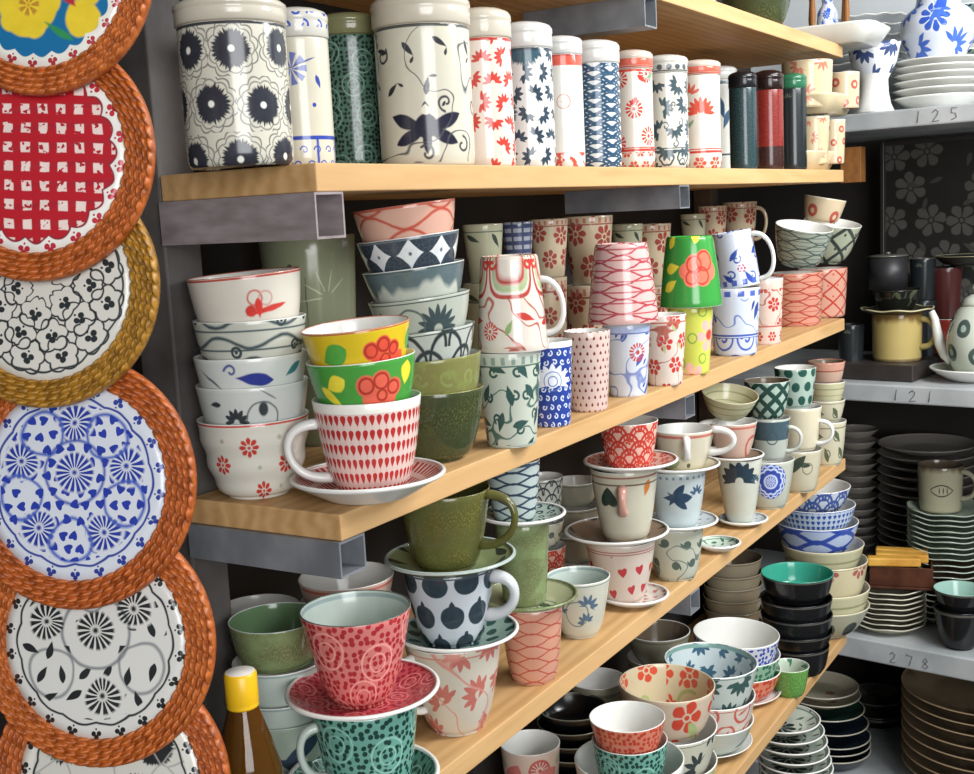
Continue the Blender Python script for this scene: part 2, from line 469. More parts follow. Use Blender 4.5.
def stack(where, z0, items, group=None, tiltall=None, seg=56, fill=None):
    """items listed from the bottom up, each with its rim's left, right and height in the picture; stands on height z0"""
    P0 = place(where, z0); nrm = Vector((P0.x-CAM.x, P0.y-CAM.y, 0)).normalized()
    prev = None; out = []; RR = []
    for it in items:                            # radii first: a nested pot is never wider than the one that holds it
        C, t = on_plane((it.xl+it.xr)/2, it.y, P0, nrm); t = (C-CAM).dot(RW @ Vector((0, 0, -1)))
        RR.append((it.xr-it.xl)/2*t/F/math.sqrt(1+(abs((it.xl+it.xr)/2-CX)/F)**2*.5))
    for i in range(len(items)-2, -1, -1):
        a_, b_ = items[i].kind, items[i+1].kind
        if (a_ == b_ == 'plate' or (a_ in ('bowl', 'deep', 'round', 'cup') and b_ in ('bowl', 'deep', 'cup'))) and 1 < RR[i+1]/RR[i] < 1.13: RR[i] = RR[i+1]
    ZO = {}                                     # a cup under a saucer reaches just up to the saucer's underside
    for i in range(len(items)-1):
        n_ = items[i+1]
        if n_.kind == 'saucer' and items[i].kind not in ('saucer', 'plate'):
            zs_ = on_plane((n_.xl+n_.xr)/2, n_.y, P0, nrm)[0].z; rf_ = n_.k.get('rf', .5)*RR[i+1]; R_ = RR[i+1]
            RR[i] = min(RR[i], R_*.9); g_ = (max(RR[i]-rf_, 0)/(R_-rf_))**n_.k.get('p', 1.25)
            ZO[i] = zs_-max((.2*R_+.002)*(1-g_), .003)
    for ii, it in enumerate(items):
        k = it.k; xc = (it.xl+it.xr)/2
        C, t = on_plane(xc, it.y, P0, nrm)
        t = (C-CAM).dot(RW @ Vector((0, 0, -1)))
        off = abs(xc-CX)/F
        if ii in ZO: C = Vector((C.x, C.y, ZO[ii]))
        R = RR[ii]
        zr = C.z
        if k.get('inv'):                     # stands upside down: rim is at the bottom, given y is its (upper) foot
            H = zr-(prev['top'] if prev else z0)-.0003
            R2 = k['rb']*R
            pot = Pot(R2, H, it.kind, rf=1/k['rb'])
            root = mk_pot(it, pot, Vector((C.x, C.y, zr)), k, seg, flip=True)
            prev = dict(pot=None, top=zr, z=zr-H, R=R2, x=C.x, y=C.y); out.append(root); continue
        if it.kind in ('saucer', 'plate'):
            rf = k.get('rf', .5); p = k.get('p', 1.25); th = k.get('th', .0028 if it.kind == 'saucer' else .0022)
            if prev is None: H = max(.006, zr-z0); zb = z0; p = max(p, 1.25) if H > .03 else p
            elif prev.get('pot'):            # on a cup's rim
                rr = prev['R']
                if rr > rf*R:
                    g = ((rr-rf*R)/(R-rf*R))**p
                    gap = max(zr-prev['top'], .003)
                    H = min(gap/max(1-g, .12), .2*R+.002)
                    H = max(H, .006); zb = prev['top']-saucer_under(rr+.001, R, H-th, rf*R, p)+.0004
                    zr = zb+H
                else: zb = prev['top']+.0004; H = max(zr-zb, .005); zr = zb+H
            else:                            # dish on dish
                H = k.get('H') or prev['H']
                zb = zr-H
                lo = prev['z']+th+.0006
                if zb < lo: zb = lo; zr = zb+H
            mt = k.get('inside') or it.mat
            root = new_root(it, Vector((C.x, C.y, zb)))
            body = make_saucer(root, R, H, it.mat, k.get('under') or WHITE(), k.get('rim') or WHITE(), rf, p, k.get('wav'), th, seg)
            body.name = 'dish_body'
            root = finish_single(root, body)
            prev = dict(pot=None, dish=True, top=zr, well=zb+th+.0006, z=zb, R=R, H=H, x=C.x, y=C.y, rf=rf*R); out.append(root)
            continue
        kd = KINDS[it.kind]
        Hn = k.get('H', kd[3]*R if 'hr' not in k else k['hr']*R)
        if prev is None:
            H = zr-z0; pot = Pot(R, H, it.kind, k.get('rf')); zb = z0
        elif prev.get('dish') and not k.get('nest'):
            zb = prev['well']; H = zr-zb; pot = Pot(R, H, it.kind, min(k.get('rf') or kd[0], prev['rf']*.93/R))
        elif prev.get('pot') is None:
            zb = prev['top']+.0004; H = max(zr-zb, .01); pot = Pot(R, H, it.kind, k.get('rf'))
        else:
            lp = prev['pot']; offd = math.hypot(C.x-prev['x'], C.y-prev['y'])+.022*abs(math.sin(math.radians(k.get('tilt', (0, 0))[1]))); ok = None
            rf0 = k.get('rf') or kd[0]
            Hmin = max(zr-prev['top'], .004)
            for i in range(26):
                H = Hn-(Hn-Hmin)*i/25
                if H < Hmin-1e-9: H = Hmin
                for q in (1, .92, .84, .76, .68, .6, .5):
                    pp = Pot(R, H, it.kind, rf0*q); zb = zr-H
                    if zb < prev['z']+lp.floor()+.0006: continue
                    good = True
                    for j in range(40):
                        z = zb+(prev['top']-zb)*j/39
                        if z < prev['z']+lp.floor(): continue
                        if pp.outer(z-zb)+offd*1.0 > lp.inner(z-prev['z'])-.0004: good = False; break
                    if good: ok = pp; break
                if ok: break
            if not ok:
                pp = Pot(R, max(Hmin-.0006, .004), it.kind, rf0)
                ok = pp
                if zr-prev['top'] < .004: zr = prev['top']+pp.H+.0006
            pot = ok; zb = zr-pot.H
            H = pot.H
        if DBG: print('POT %-60s R %.3f H %.3f H/R %.2f rim %.3f' % (it.label[:60], R, pot.H, pot.H/R, zb+pot.H), 'pos', tuple(round(q, 3) for q in C), 'dY', round(proj((C.x, C.y, zb+pot.H))[1]-it.y, 1))
        root = mk_pot(it, pot, Vector((C.x, C.y, zb)), k, seg)
        prev = dict(pot=pot, top=zb+pot.H, z=zb, R=R, x=C.x, y=C.y); out.append(root)
    return out
def new_root(it, P):
    nm, cat = NAMES[it.kind]
    nm = it.k.get('name', nm); cat = it.k.get('cat', cat)
    r = empty(nm, P, face_cam(P)+it.k.get('turn', 0), it.label, cat, it.k.get('group'))
    return r
def finish_single(root, body):
    """no further parts: the mesh itself becomes the thing"""
    for key in ('label', 'category', 'group'):
        if key in root: body[key] = root[key]
    body.parent = None
    body.location = root.location; body.rotation_euler = root.rotation_euler
    nm = root.name; bpy.data.objects.remove(root); body.name = nm
    return body
def mk_pot(it, pot, P, k, seg, flip=False):
    root = new_root(it, P)
    rim = k.get('rim') or WHITE(); ins = k.get('inside') or WHITE()
    body = lathe_mesh('cup_body', pot.profile(rib=k.get('rib', 0)), pot.R, pot.H, [it.mat, rim, ins], root, seg)
    hs = k.get('handle')
    if flip: root.rotation_euler = (PI, 0, face_cam(P)); 
    kids = False
    if hs:
        kids = True
        for a in (hs if isinstance(hs, list) else [hs]):
            a = dict(a); ang = math.radians(a.pop('ang')); mt = a.pop('mat', None) or rim
            zt = a.get('zt', .86); zb = a.get('zb', .3)
            h = handle_obj(root, pot.R, pot.H, pot.outer(zt*pot.H), pot.outer(zb*pot.H), ang if not flip else -ang, mt, **a)
    tl = k.get('tilt')
    if tl:                                  # (pitch towards the viewer, roll clockwise) in degrees, about the middle of the pot
        P2 = root.location.copy(); mid = Vector((P2.x, P2.y, P2.z+(pot.H/2)*( -1 if flip else 1)))
        f = Vector((P.x-CAM.x, P.y-CAM.y, 0)).normalized(); rt = f.cross(Vector((0, 0, 1)))
        Rm = Matrix.Rotation(math.radians(tl[0]), 3, rt) @ Matrix.Rotation(math.radians(tl[1]), 3, f)
        Rm = Rm.to_4x4()
        base = Matrix.LocRotScale(root.location, root.rotation_euler, None)
        mw = Matrix.Translation(mid) @ Rm @ Matrix.Translation(-mid) @ base
        root.location = mw.to_translation()+Vector(k.get('lift', (0, 0, 0))); root.rotation_euler = mw.to_euler()
    if not kids:
        finish_single2(root, body)
        return body
    return root
def finish_single2(root, body):
    finish_single(root, body)
# ------------------------------------------------------------------ materials
CRM = lambda: glaze('cream_glaze', 'd6cdb2')
GRY = lambda: glaze('grey_white_glaze', 'c9ccc2')
REDRIM = lambda: glaze('red_lined_rim', 'c4806a')
DKRIM = lambda: glaze('dark_lined_rim', '5d6660')
RED = 'b3282a'; RED2 = 'c2452f'; BLU = '24398f'; NVY = '1d2740'; BLK = '23262a'; GRN = '1f5b4c'; INK = '27323a'
def G(name, base, *layers, **k): return lambda: glaze(name, base, layers, **k)
leafy = lambda N, d=.8, seed=0: scatter(N, m_spray(4, .3, .07), d, .1, seed=seed)
PAT = dict(
 flowerjar=G('black_daisy_glaze', 'd9d6c6', (scatter(6.6, m_scalring(11, .5, .012, .14), 1, .05), '3c3c3e'), (scatter(6.6, m_scalring(9, .42, .01, .14), 1, .05), '4c4c4e'),
             (scatter(6.6, m_feather(.34), 1, .05), '2b2d36'), (scatter(6.6, m_dot(.06), 1, .05), 'e8e6da'), (line(.985, .012), '33363a'), wobs=14),
 pinejar=G('blue_pine_glaze', 'd4d0be', (once(m_spokes(9, .5, .02), -.25, -.95), '5a66a0'), (once(m_leaf(.5, .035), .1, -.78, 1, .35), '33407f'), (once(m_leaf(.22, .1), .62, -1.35, 1, 1.9), '2b3d8c'),
           (band(.22, .25), '2a409c'), (within(stripes(7, .05), 0, .23), '2a409c'), (within(scatter(14, m_curl(.3, .05), 1, 0, seed=3, spin=False), 0, .21), '3b4fa5'), (once(m_dot(.07), .42, -2.05), '2a409c')),
 stipgreen=G('green_stipple_glaze', '547568', (stipple(50, .36, .65), '14261f'), (vrings(7, .34, .02), '6f9082')),
 lotusjar=G('lotus_flower_glaze', 'd3d0bf',
            (once(m_leaf(.24, .11), .0, -1.74, 1, PI/2), '1d1e31'), (once(m_leaf(.44, .17), -.36, -1.92, 1, 2.75), '1d1e31'), (once(m_leaf(.44, .17), .36, -1.92, 1, .4), '1d1e31'),
            (once(m_leaf(.42, .16), -.3, -2.16, 1, 3.55), '1d1e31'), (once(m_leaf(.42, .16), .3, -2.16, 1, -.42), '1d1e31'), (once(m_leaf(.34, .12), 0, -2.19, 1, -PI/2), '1d1e31'),
            (once(m_dot(.24), 0, -1.98), '1d1e31'), (once(m_drop(.1, .1), 0, -1.66), 'cfccbb'),
            (within(scatter(9, m_many(m_leaf(.26, .11, .05, 0), m_leaf(.12, .06, -.25, .12, 1.9)), .62, .12, seed=2, oy=.4), .42, .97), '2e2f33'), (within(contour(5.5, .006, .5, 2.2), .03, .97), '44454a'),
            (within(scatter(7, m_curl(.2, .028), .5, .1, seed=6), .02, .9), '3a3b40'), (line(.985, .012), '4a4d4a')),
 redleaf=G('red_fern_glaze', 'e3d6cb', (scatter(9, m_spray(5, .44, .15), .95, .05, seed=1), 'b83a30'), (scatter(3.0, m_rosette(7, .3, .1, .06), .5, 0, seed=5), 'c55a4a'), (line(.985, .012), 'a5382f')),
 blueleaf=G('blue_fern_glaze', 'dadcd8', (scatter(9, m_spray(4, .46, .17), .95, .05, seed=2), '2a3b4c'), (scatter(3.0, m_feather(.3), .6, 0, seed=4), '2f4f5c'), (line(.985, .014), '2f3a44')),
 redfish=G('red_fish_glaze', 'e2dfd6', (band(.9, .985), 'c5513f'), (within(blotch(16, .55), 0, .14), 'c24b3b'), (once(m_many(m_ring(.3, .02), m_leaf(.26, .01)), .1, -2.0), 'b9705e'), (once(m_ring(.16, .02), -.5, -1.9), 'b9705e'), (line(.99, .01), 'a5382f')),
 bluewave=G('blue_wave_glaze', 'd8dcda', (scales(4.5, 4.2, .13, 2), '25445e'), (scatter(9, m_leaf(.3, .12), .4, .05, seed=3, spin=.4), '31516b')),
 redflower=G('red_daisy_glaze', 'e0d8cb', (band(.97, 1), 'b8402f'), (scatter(4.5, m_spokes(13, .3, .12), .55, .1, seed=2), 'bf3b30'), (scatter(6, m_leaf(.3, .12), .4, .1, seed=5), '5f8a5c'), (scatter(6, m_leaf(.26, .13), .5, .1, seed=8), 'c0352c'),
             (within(scatter(10, m_rosette(6, .36), 1, 0, seed=1, spin=False), 0, .17), 'bd4a36'), (line(.19, .013), 'b63428'), (line(.215, .006), 'b63428')),
 blkflower=G('black_bloom_glaze', 'd4d2c6', (scatter(7, m_spray(5, .46, .15), .9, .1, seed=3), '3a4c52'), (scatter(8, m_curl(.22, .035), .5, .1, seed=6), '45525a'), (line(.19, .013), '39484f'), (line(.22, .006), '39484f'), (within(scatter(8, m_scalring(6, .36, .05), 1, 0, spin=False), 0, .17), '39484f')),
 redlotus=G('red_lotus_glaze', 'dfd7ca', (once(m_many(m_spray(7, .62, .17), m_dot(.16)), .1, -1.5), 'c84a36'), (once(m_spray(5, .5, .12), -.5, -.75, 1, .5), 'c25643'), (once(m_leaf(.4, .1), -.5, -2.2, 1, .8), '7a9472'), (line(.19, .013), 'b63428'), (line(.22, .006), 'b63428'), (within(scatter(8, m_rosette(6, .36), 1, 0, seed=1, spin=False), 0, .17), 'bd4a36')),
 bigblueleaf=G('blue_broadleaf_glaze', 'd9dbd5', (once(m_leaf(.6, .28), .2, -1.3, 1, 1.9), '2d4a66'), (once(m_leaf(.5, .2), .5, -1.9, 1, 1.2), '35536d'), (line(.2, .01), '39484f'), (line(.97, .02), '39484f')),
 darkteal=G('dark_teal_glaze', '26383c', (blotch(70, .55, .1), '2f484c'), rough=.2),
 darkred=G('dark_red_glaze', '7c2620', (blotch(70, .56, .1), '882f26'), (band(0, .3), '2b1512'), (blotch(60, .62), '5a1c18'), rough=.2),
 darkgreen=G('dark_olive_glaze', '23282a', (once(m_spray(4, .3, .03), -.3, -.5), '6d7261'), rough=.2),
 dragonfly=G('dragonfly_glaze', 'd9d3c6', (line(.96, .018), 'a5473c'), (once(m_leaf(.42, .07), .36, -.62, 1, .16), 'b8352c'), (once(m_ring(.13, .016), .14, -.4), 'b4574c'), (once(m_ring(.12, .014), .34, -.42), 'b98a80'), (once(m_leaf(.18, .09), .2, -.58, 1, 1.6), 'c2352c'), (once(m_dot(.1), .05, -.62), 'b8352c')),
 fishrow=G('fish_row_glaze', 'c4c6ba', (hstripes(3, .05), '4a585a'), (waves(5, 1.7, .13, .09), '3b4a4e'), (scatter(10, m_many(m_ring(.13, .04), m_dot(.05)), .45, .1, asp=1.3, seed=4), '2f3d42')),
 chili=G('blue_chili_glaze', 'd2d6d2', (once(m_leaf(.36, .15), .05, -.36, 1, -.12), '27337f'), (once(m_curl(.12, .02), -.38, -.2), '3b4580'), (once(m_leaf(.22, .09), .85, -.25, 1, .5), '2f6a72'), (once(m_leaf(.3, .03), -.85, -.35, 1, -.6), '4c5560')),
 berries=G('black_berry_glaze', 'ccd0cc', (once(m_spray(5, .22, .08), -.35, -.45), '2c3236'), (once(m_leaf(.13, .07), -.75, -.28), '2c3236'), (once(m_ring(.3, .014), .15, -.55), '4c5356'), (once(m_dot(.09, .7), .17, -.38), '33393d'), (once(m_leaf(.2, .016), .25, -.12, 1, -.6), '4c5356')),
 rosettes=G('red_rosette_glaze', 'd8d5c9', (line(.975, .012), 'b9483c'), (once(m_rosette(8, .17, .06, .03), -.12, -.42), 'b0352c'), (once(m_rosette(8, .17, .06, .03), .62, -.78), 'b0352c'), (once(m_rosette(8, .17, .06, .03), -.72, -.74), 'b0352c'), (once(m_rosette(8, .17, .06, .03), .12, -1.25), 'b0352c'),
            (once(m_dot(.04), .45, -.28), '9aa08a'), (once(m_dot(.04), -.62, -.3), '9aa08a'), (once(m_dot(.04), .05, -.8), '9aa08a'), (once(m_dot(.04), .55, -1.2), '9aa08a')),
 yellowpeony=G('yellow_peony_glaze', 'e3c52c', (once(m_leaf(.3, .26), -.5, -.42, 1, .4), '4c9a3c'), (once(m_dot(.2), 1.35, -.35), '4c9a3c'),
               (once(m_many(m_dot(.17), m_at(m_dot(.17), .26, .08), m_at(m_dot(.16), .5, -.02), m_at(m_dot(.17), .15, -.22), m_at(m_dot(.17), .42, -.22), m_at(m_dot(.13), .68, -.2)), .25, -.4), 'd4503a'),
               (within(once(m_many(m_at(m_ring(.12, .02), 0, 0), m_at(m_ring(.12, .02), .26, .08), m_at(m_ring(.11, .02), .5, -.02), m_at(m_ring(.11, .02), .3, -.2)), .25, -.4), 0, 1), '9c2a20'), (line(.97, .012), 'a5603c')),
 greenpeony=G('green_peony_glaze', '4fa145', (once(m_leaf(.22, .2), -.55, -.35, 1, .4), 'e0cf3a'), (once(m_leaf(.22, .2), .95, -.3, 1, 1.4), 'e0cf3a'), (once(m_leaf(.3, .12), -.7, -.6, 1, 2.4), 'e0cf3a'),
               (once(m_many(m_dot(.2), m_at(m_dot(.19), .3, .06), m_at(m_dot(.17), .58, -.08), m_at(m_dot(.2), .1, -.26), m_at(m_dot(.2), .42, -.26)), .05, -.42), 'd6604a'),
               (once(m_many(m_at(m_ring(.14, .02), 0, 0), m_at(m_ring(.14, .02), .3, .06), m_at(m_ring(.12, .02), .55, -.08), m_at(m_ring(.1, .02), .3, -.2)), .05, -.42), '9c2a20')),
 greeninv=G('green_bloom_glaze', '3f9a44', (once(m_many(m_dot(.36), m_at(m_dot(.34), .4, .1), m_at(m_dot(.34), .1, .45), m_at(m_dot(.3), .5, .5), m_at(m_dot(.3), -.2, .3), m_at(m_dot(.26), .7, .3)), -.55, -1.45), 'dc7058'),
            (once(m_many(m_ring(.3, .03), m_at(m_ring(.26, .03), .4, .1), m_at(m_ring(.26, .03), .14, .45), m_at(m_ring(.2, .03), .5, .5)), -.55, -1.45), 'b93428'), (once(m_leaf(.36, .26), -.3, -2.35, 1, 1.3), 'dfd23c'), (once(m_leaf(.3, .2), .75, -.7, 1, .6), 'dfd23c'), (once(m_leaf(.3, .22), .7, -1.25, 1, .2), 'dfd23c'), (once(m_leaf(.26, .2), .8, -2.1, 1, 1.2), 'dfd23c')),
 limeflower=G('lime_blossom_glaze', 'cdd25a', (scatter(3.2, m_rosette(6, .36, .1, .08), 1, .05, seed=3), 'd9a59a'), (scatter(3.2, m_dot(.12), 1, .05, seed=3), 'b73528'), (scatter(6, m_ring(.2, .03), .6, .1, seed=2), '6f9440'), (scatter(5, m_leaf(.3, .16), .4, .1, seed=6), 'e7dc45')),
 tear=G('red_teardrop_glaze', 'e6cfc6', (within(rowdrops(46, 6.6, .33), .02, .9), 'ad2a2a'), (band(.9, 1), 'e4e0d6')),
 tearsaucer=G('red_teardrop_dish_glaze', 'd8b6ae', (lambda x, y, h: lt(-cos(atan2(y, x)*60), .1, .5)*lt(ab(fr(h*4.2)-.5), .36, .05), '9a2a30'), coord='pl'),
 inverted=G('red_arch_glaze', 'e2d9cd', (arches(4, .42, 1.0, .2), 'a83c34'), (arches(4, .42, .42, .16), '9fae86'), (arches(4, .42, .17, .07), 'a83c34'), (within(scatter(4, m_many(m_spray(5, .16, .1), m_at(m_curl(.1, .03), -.1, 0), m_at(m_curl(.1, .03), .1, 0)), 1, 0, spin=False, stag=False, oy=.05), .04, .3), 'b3332a'),
            (within(scatter(7, m_leaf(.36, .14), .6, .1, seed=4, spin=.8), .4, .95), 'b53a30'), (within(contour(5, .01, .5, 4), .4, .98), 'a5584c'), (once(m_spokes(13, .26, .1), .7, -.6), 'c0463c'), (once(m_leaf(.24, .1), .1, -.7, 1, 1.1), '7f9b62')),
 tealvine=G('teal_vine_glaze', 'c6cdbf', (within(contour(5, .012, .5, 1), .03, .86), '48645c'), (within(scatter(8, m_many(m_leaf(.42, .2), m_at(m_curl(.2, .05), .1, .2)), .85, .1, seed=3), .03, .86), '2f4d48'), (within(stripes(20, .2), .88, .96), '7c8f85'), (line(.865, .008), '4a6259')),
 bluelotus=G('blue_lotus_glaze', '2f489c', (scatter(16, m_curl(.32, .08), 1, .02, seed=2), 'c9d2e6'), (once(m_many(m_spray(6, .8, .3), m_dot(.3)), .1, -1.7), 'd8ddea'), (once(m_many(m_ring(.22, .025), m_ring(.42, .02)), .1, -1.7), '5a6eae'), (line(.96, .03), 'dfe2e6')),
 pinkdots=G('pink_dotted_glaze', 'd9bfb4', (scatter(20, m_drop(.26, .17), 1, .02, spin=False, seed=1), '6e2c30')),
 bluered=G('blue_red_blossom_glaze', 'd5dbe4', (within(scatter(5.5, m_many(m_leaf(.3, .14), m_at(m_leaf(.16, .07), .1, -.28)), .8, .1, seed=5), .02, .86), '3a4f9c'), (once(m_spokes(15, .4, .2), .5, -1.2), 'b4402f'), (within(contour(4, .01, .5, 7), 0, .86), '7682ae'), (band(.88, .96), 'a9b6d6'), (line(.87, .008), '51619c')),
 redflow=G('red_blossom_glaze', 'e0d2c6', (scatter(6, m_rosette(6, .34), .75, .1, seed=7), 'b3352f'), (contour(4.5, .012, .5, 9), '9f5a4c'), (scatter(7, m_leaf(.26, .1), .4, .1, seed=3), 'a0ad7a'), (line(.9, .01), 'b06050')),
 pinknet=G('pink_net_glaze', 'dfb9b4', (waves(3.6, 4.4, .26, .13), '9e3540'), (hstripes(7.5, .07), 'a84c52'), wob=.012),
 bluemug=G('blue_lotus_mug_glaze', 'd3dbea', (scatter(5.5, m_many(m_leaf(.34, .14), m_at(m_curl(.2, .035), .1, .2)), .9, .1, seed=8), '2d4596'), (within(stripes(12, .25), .86, .96), '4459a5'), (once(m_rosette(6, .2), -.2, -.9), '9a3350')),
 bluemug2=G('blue_panel_mug_glaze', 'ced6e4', (within(scatter(5.5, m_many(m_leaf(.34, .16), m_at(m_leaf(.2, .08), .1, .25)), .9, .1, seed=1), .32, .85), '2d4080'), (band(.29, .32), '3b52a0'), (line(.27, .006), '3b52a0'), (within(scatter(6, m_many(m_ring(.4, .04), m_curl(.22, .05)), 1, 0, seed=1, spin=False), 0, .27), '4057a5'), (within(contour(5, .01, .5, 2), .32, .85), '6678ac'), (within(stripes(12, .25), .88, .96), '4459a5')),
 redmug=G('red_panel_mug_glaze', 'dcc4b6', (within(scatter(6, m_rosette(7, .36), .8, .1, seed=5), .3, .85), 'a8322c'), (band(.27, .29), 'a84a40'), (within(scatter(7, m_rosette(6, .3), 1, 0, spin=False), 0, .26), 'ad4236'), (within(contour(5, .012, .5, 6), .3, .85), 'a25a50')),
 rednet=G('red_net_glaze', 'c48a76', (waves(4.5, 3.8, .26, .13), '8c2d22'), (hstripes(9, .06), 'a04434')),
 redlattice=G('red_lattice_glaze', 'c49480', (lattice(7, .07, 1.3), '9c3024'), (scatter(14, m_dot(.1), 1, 0, spin=False), 'a8402f')),
 greynet=G('grey_net_glaze', '9aa294', (waves(4.5, 3.8, .26, .13), '3b4845'), (hstripes(9, .08), '4c5854')),
 darklattice=G('dark_lattice_glaze', 'a3a892', (lattice(6, .1, 1.2), '2c3530'), (scatter(12, m_dot(.1), 1, 0, spin=False), '39443c')),
 redogee=G('red_ogee_glaze', 'dfb8a8', (scales(8, 1.5, .1, 2), 'b0362a'), (scatter(8, m_rosette(5, .16, .02, .05), 1, 0, spin=False, oy=.2), 'b8402f')),
 redfishbowl=G('red_open_net_glaze', 'd7ab98', (waves(4, 2.6, .24, .1), 'ad4a38'), (line(.97, .02), 'b05a48')),
 latticebowl=G('dark_diamond_glaze', '39434e', (cells(60, .03), '4a555f'), (scatter(9, m_dia(.5), 1, 0, spin=False, asp=1.1), 'ccd0d2'), (scatter(9, m_dot(.05), 1, 0, spin=False, asp=1.1), '5a6068'), (line(.96, .02), '59636a')),
 washbowl=G('blue_wash_glaze', 'c3c8bd', (wash(.62, 1.1, 7.0), '56666a'), (once(m_ring(.5, .03), -.1, -1.15), '2c343a'), (line(.96, .012), '44504f')),
 reedbowl=G('reed_bowl_glaze', 'b6bcb0', (once(m_spray(7, .42, .1), .35, -.48), '39474a'), (once(m_ring(.3, .02), -.25, -.5), '4b5857'), (once(m_spray(5, .3, .09), -.95, -.4), '39474a'), (line(.93, .012), '49544f')),
 scallopbowl=G('scalloped_line_glaze', 'bfc5bd', (scales(7, 1.3, .07, 1), '2c3638'), (scatter(7, m_rosette(5, .12), 1, 0, spin=False, oy=.3), '2c3638'), (line(.93, .01), '39443f')),
 olive=G('olive_crackle_glaze', '605f30', (blotch(130, .56, .12), '6b6a38'), (blotch(9, .52, .25, z=3), '54562a'), rough=.18, mott=.12),
 olivedk=G('dark_olive_crackle_glaze', '434a2c', (blotch(130, .56, .12), '505634'), (blotch(9, .52, .25, z=3), '363e24'), rough=.14, mott=.15),
 olivelt=G('light_olive_glaze', '84844f', (scatter(11, m_curl(.3, .05), 1, .05, seed=3), '7f8850'), (blotch(30, .58, .12, z=3), '7a8448'), rough=.18),
 celadon=G('celadon_glaze', '757d55', (blotch(120, .57, .12), '7d855e'), (blotch(9, .55, .2, z=3), '76865a'), rough=.14, mott=.12),
 celadonin=G('celadon_inside_glaze', '64805c', (blotch(12, .55, .1), '587352'), rough=.14),
 celmug=G('pale_celadon_mug_glaze', '93997c', (once(m_leaf(.5, .012), -.1, -1.3, 1, PI/2), '2c3226'), (once(m_spray(4, .5, .02), .3, -1.1, 1, .4), 'b4b99c'), (once(m_dot(.06), -.4, -.6), '33382c')),
 redstip=G('red_stipple_glaze', 'd67e78', (stipple(44, .36, .65), '9e2630'), (vrings(6.5, .36, .02), 'e0988e'), mott=.03),
 redstipdish=G('red_stipple_dish_glaze', 'c4525a', (stipple(72, .36, .65), '8e2032'), (vrings(16, .36, .02), 'd77e7c'), coord='pl'),
 grnstip=G('teal_stipple_glaze', '6da596', (stipple(44, .36, .65), '12392f'), (vrings(6.5, .36, .02), '86b8a8'), mott=.03),
 grnstipdish=G('teal_stipple_dish_glaze', '5a9585', (stipple(72, .36, .65), '12392f'), (vrings(16, .36, .02), '86b8a8'), coord='pl'),
 figs=G('dark_fig_glaze', 'c5ccd2', (scatter(8.6, m_many(m_dot(.41, 1.12), m_at(m_drop(.14, .09), 0, .38)), 1, .04, spin=False, seed=2), '26343e'), (line(.97, .012), '39464c')),
 figdish=G('dark_fig_dish_glaze', '90aaa0', (scatter(20, m_dot(.34, 1.2), 1, .04, seed=2), '264a46'), coord='pl'),
 redsprig=G('red_sprig_glaze', 'd0c8b8', (scatter(7, m_many(m_spray(5, .42, .13), m_at(m_leaf(.2, .08), .1, -.2)), .7, .1, seed=4), 'b0665c'), (contour(4, .008, .5, 5), 'c08578'), (line(.93, .008), 'b87a6c')),
 redwave=G('red_wave_glaze', 'd59c84', (waves(4, 3.9, .27, .11), 'a8483a')),
 inkwave=G('ink_wave_glaze', 'b6c2c0', (waves(3.5, 4.4, .27, .2), '26384a'), (line(.96, .02), '39485a')),
 celdish=G('celadon_dish_glaze', 'b3b892', (once(m_leaf(.35, .12), .2, .25, 1, .8), '2c4032'), (once(m_curl(.3, .02), .3, .3), '53684f'), coord='pl'),
 celdish2=G('celadon_dark_leaf_dish_glaze', '8b9a6e', (scatter(12, m_leaf(.4, .18), .8, .1, seed=3), '25362c'), coord='pl'),
 bluedish=G('teal_brush_dish_glaze', 'a9bab0', (scatter(22, m_curl(.34, .09), 1, .05, seed=3), '24424a'), coord='pl'),
 iris=G('blue_iris_glaze', 'c8c8b8', (once(m_spray(4, .36, .11), .35, -.62, 1, -.3), '4c6276'), (once(m_spray(4, .3, .11), .2, -1.15, 1, .3), '4c6276'), (once(m_ring(.42, .02), -.1, -1.0), '5d7076'), (once(m_spray(4, .3, .1), -.75, -.8), '4c6276'), (line(.95, .01), '70807c')),
 spadecup=G('green_spade_leaf_glaze', 'c8c4b0', (once(m_heart(.3), -.55, -.7, 1, PI), '21352e'), (once(m_leaf(.26, .16), .75, -.5, 1, 1.3), 'b06a35'), (line(.93, .012), '8a5a50'), (line(.83, .012), '6a5a4c')),
 hearts=G('red_heart_glaze', 'd3c5b8', (within(scatter(10, m_heart(.23), 1, .1, spin=.8, seed=2), 0, .84), 'a8323a'), (line(.9, .008), '9a5a54'), (line(.86, .008), '9a5a54')),
 redogdish=G('red_ogee_dish_glaze', 'd9b0a0', (scatter(24, m_rosette(6, .38, .12, .06), 1, .05, seed=2), 'b0362a'), coord='pl'),
 brown_dish=G('brown_brush_dish_glaze', '8d7a68', (scatter(14, m_leaf(.4, .2), .8, .1, seed=1), '3f3a34'), coord='pl'),
 heartdish=G('heart_dish_glaze', 'd9d2c8', (scatter(22, m_heart(.26), .9, .1, seed=1), 'b06a66'), coord='pl'),
 creammug=G('cream_mug_glaze', 'cfc8b2', (line(.9, .035), 'b06a60'), (once(m_leaf(.36, .14), -.5, -1.1, 1, .4), '7f8f62'), (once(m_dot(.08), .2, -1.1), '4a4a3c')),
 bluelily=G('blue_lily_glaze', 'bec8c8', (once(m_many(m_leaf(.6, .24), m_at(m_leaf(.5, .2), -.05, .1, 1, .9), m_at(m_leaf(.5, .18), 0, -.1, 1, -.7)), .0, -.85), '263b50'), (once(m_spray(4, .3, .09), .8, -.6), '39516a'), (within(stripes(26, .2), .9, .95), '6a7c8a')),
 speckdish=G('speckled_dish_glaze', 'ccd4d6', (scatter(26, m_leaf(.3, .12), .55, .15, seed=1), '4a6278'), coord='pl'),
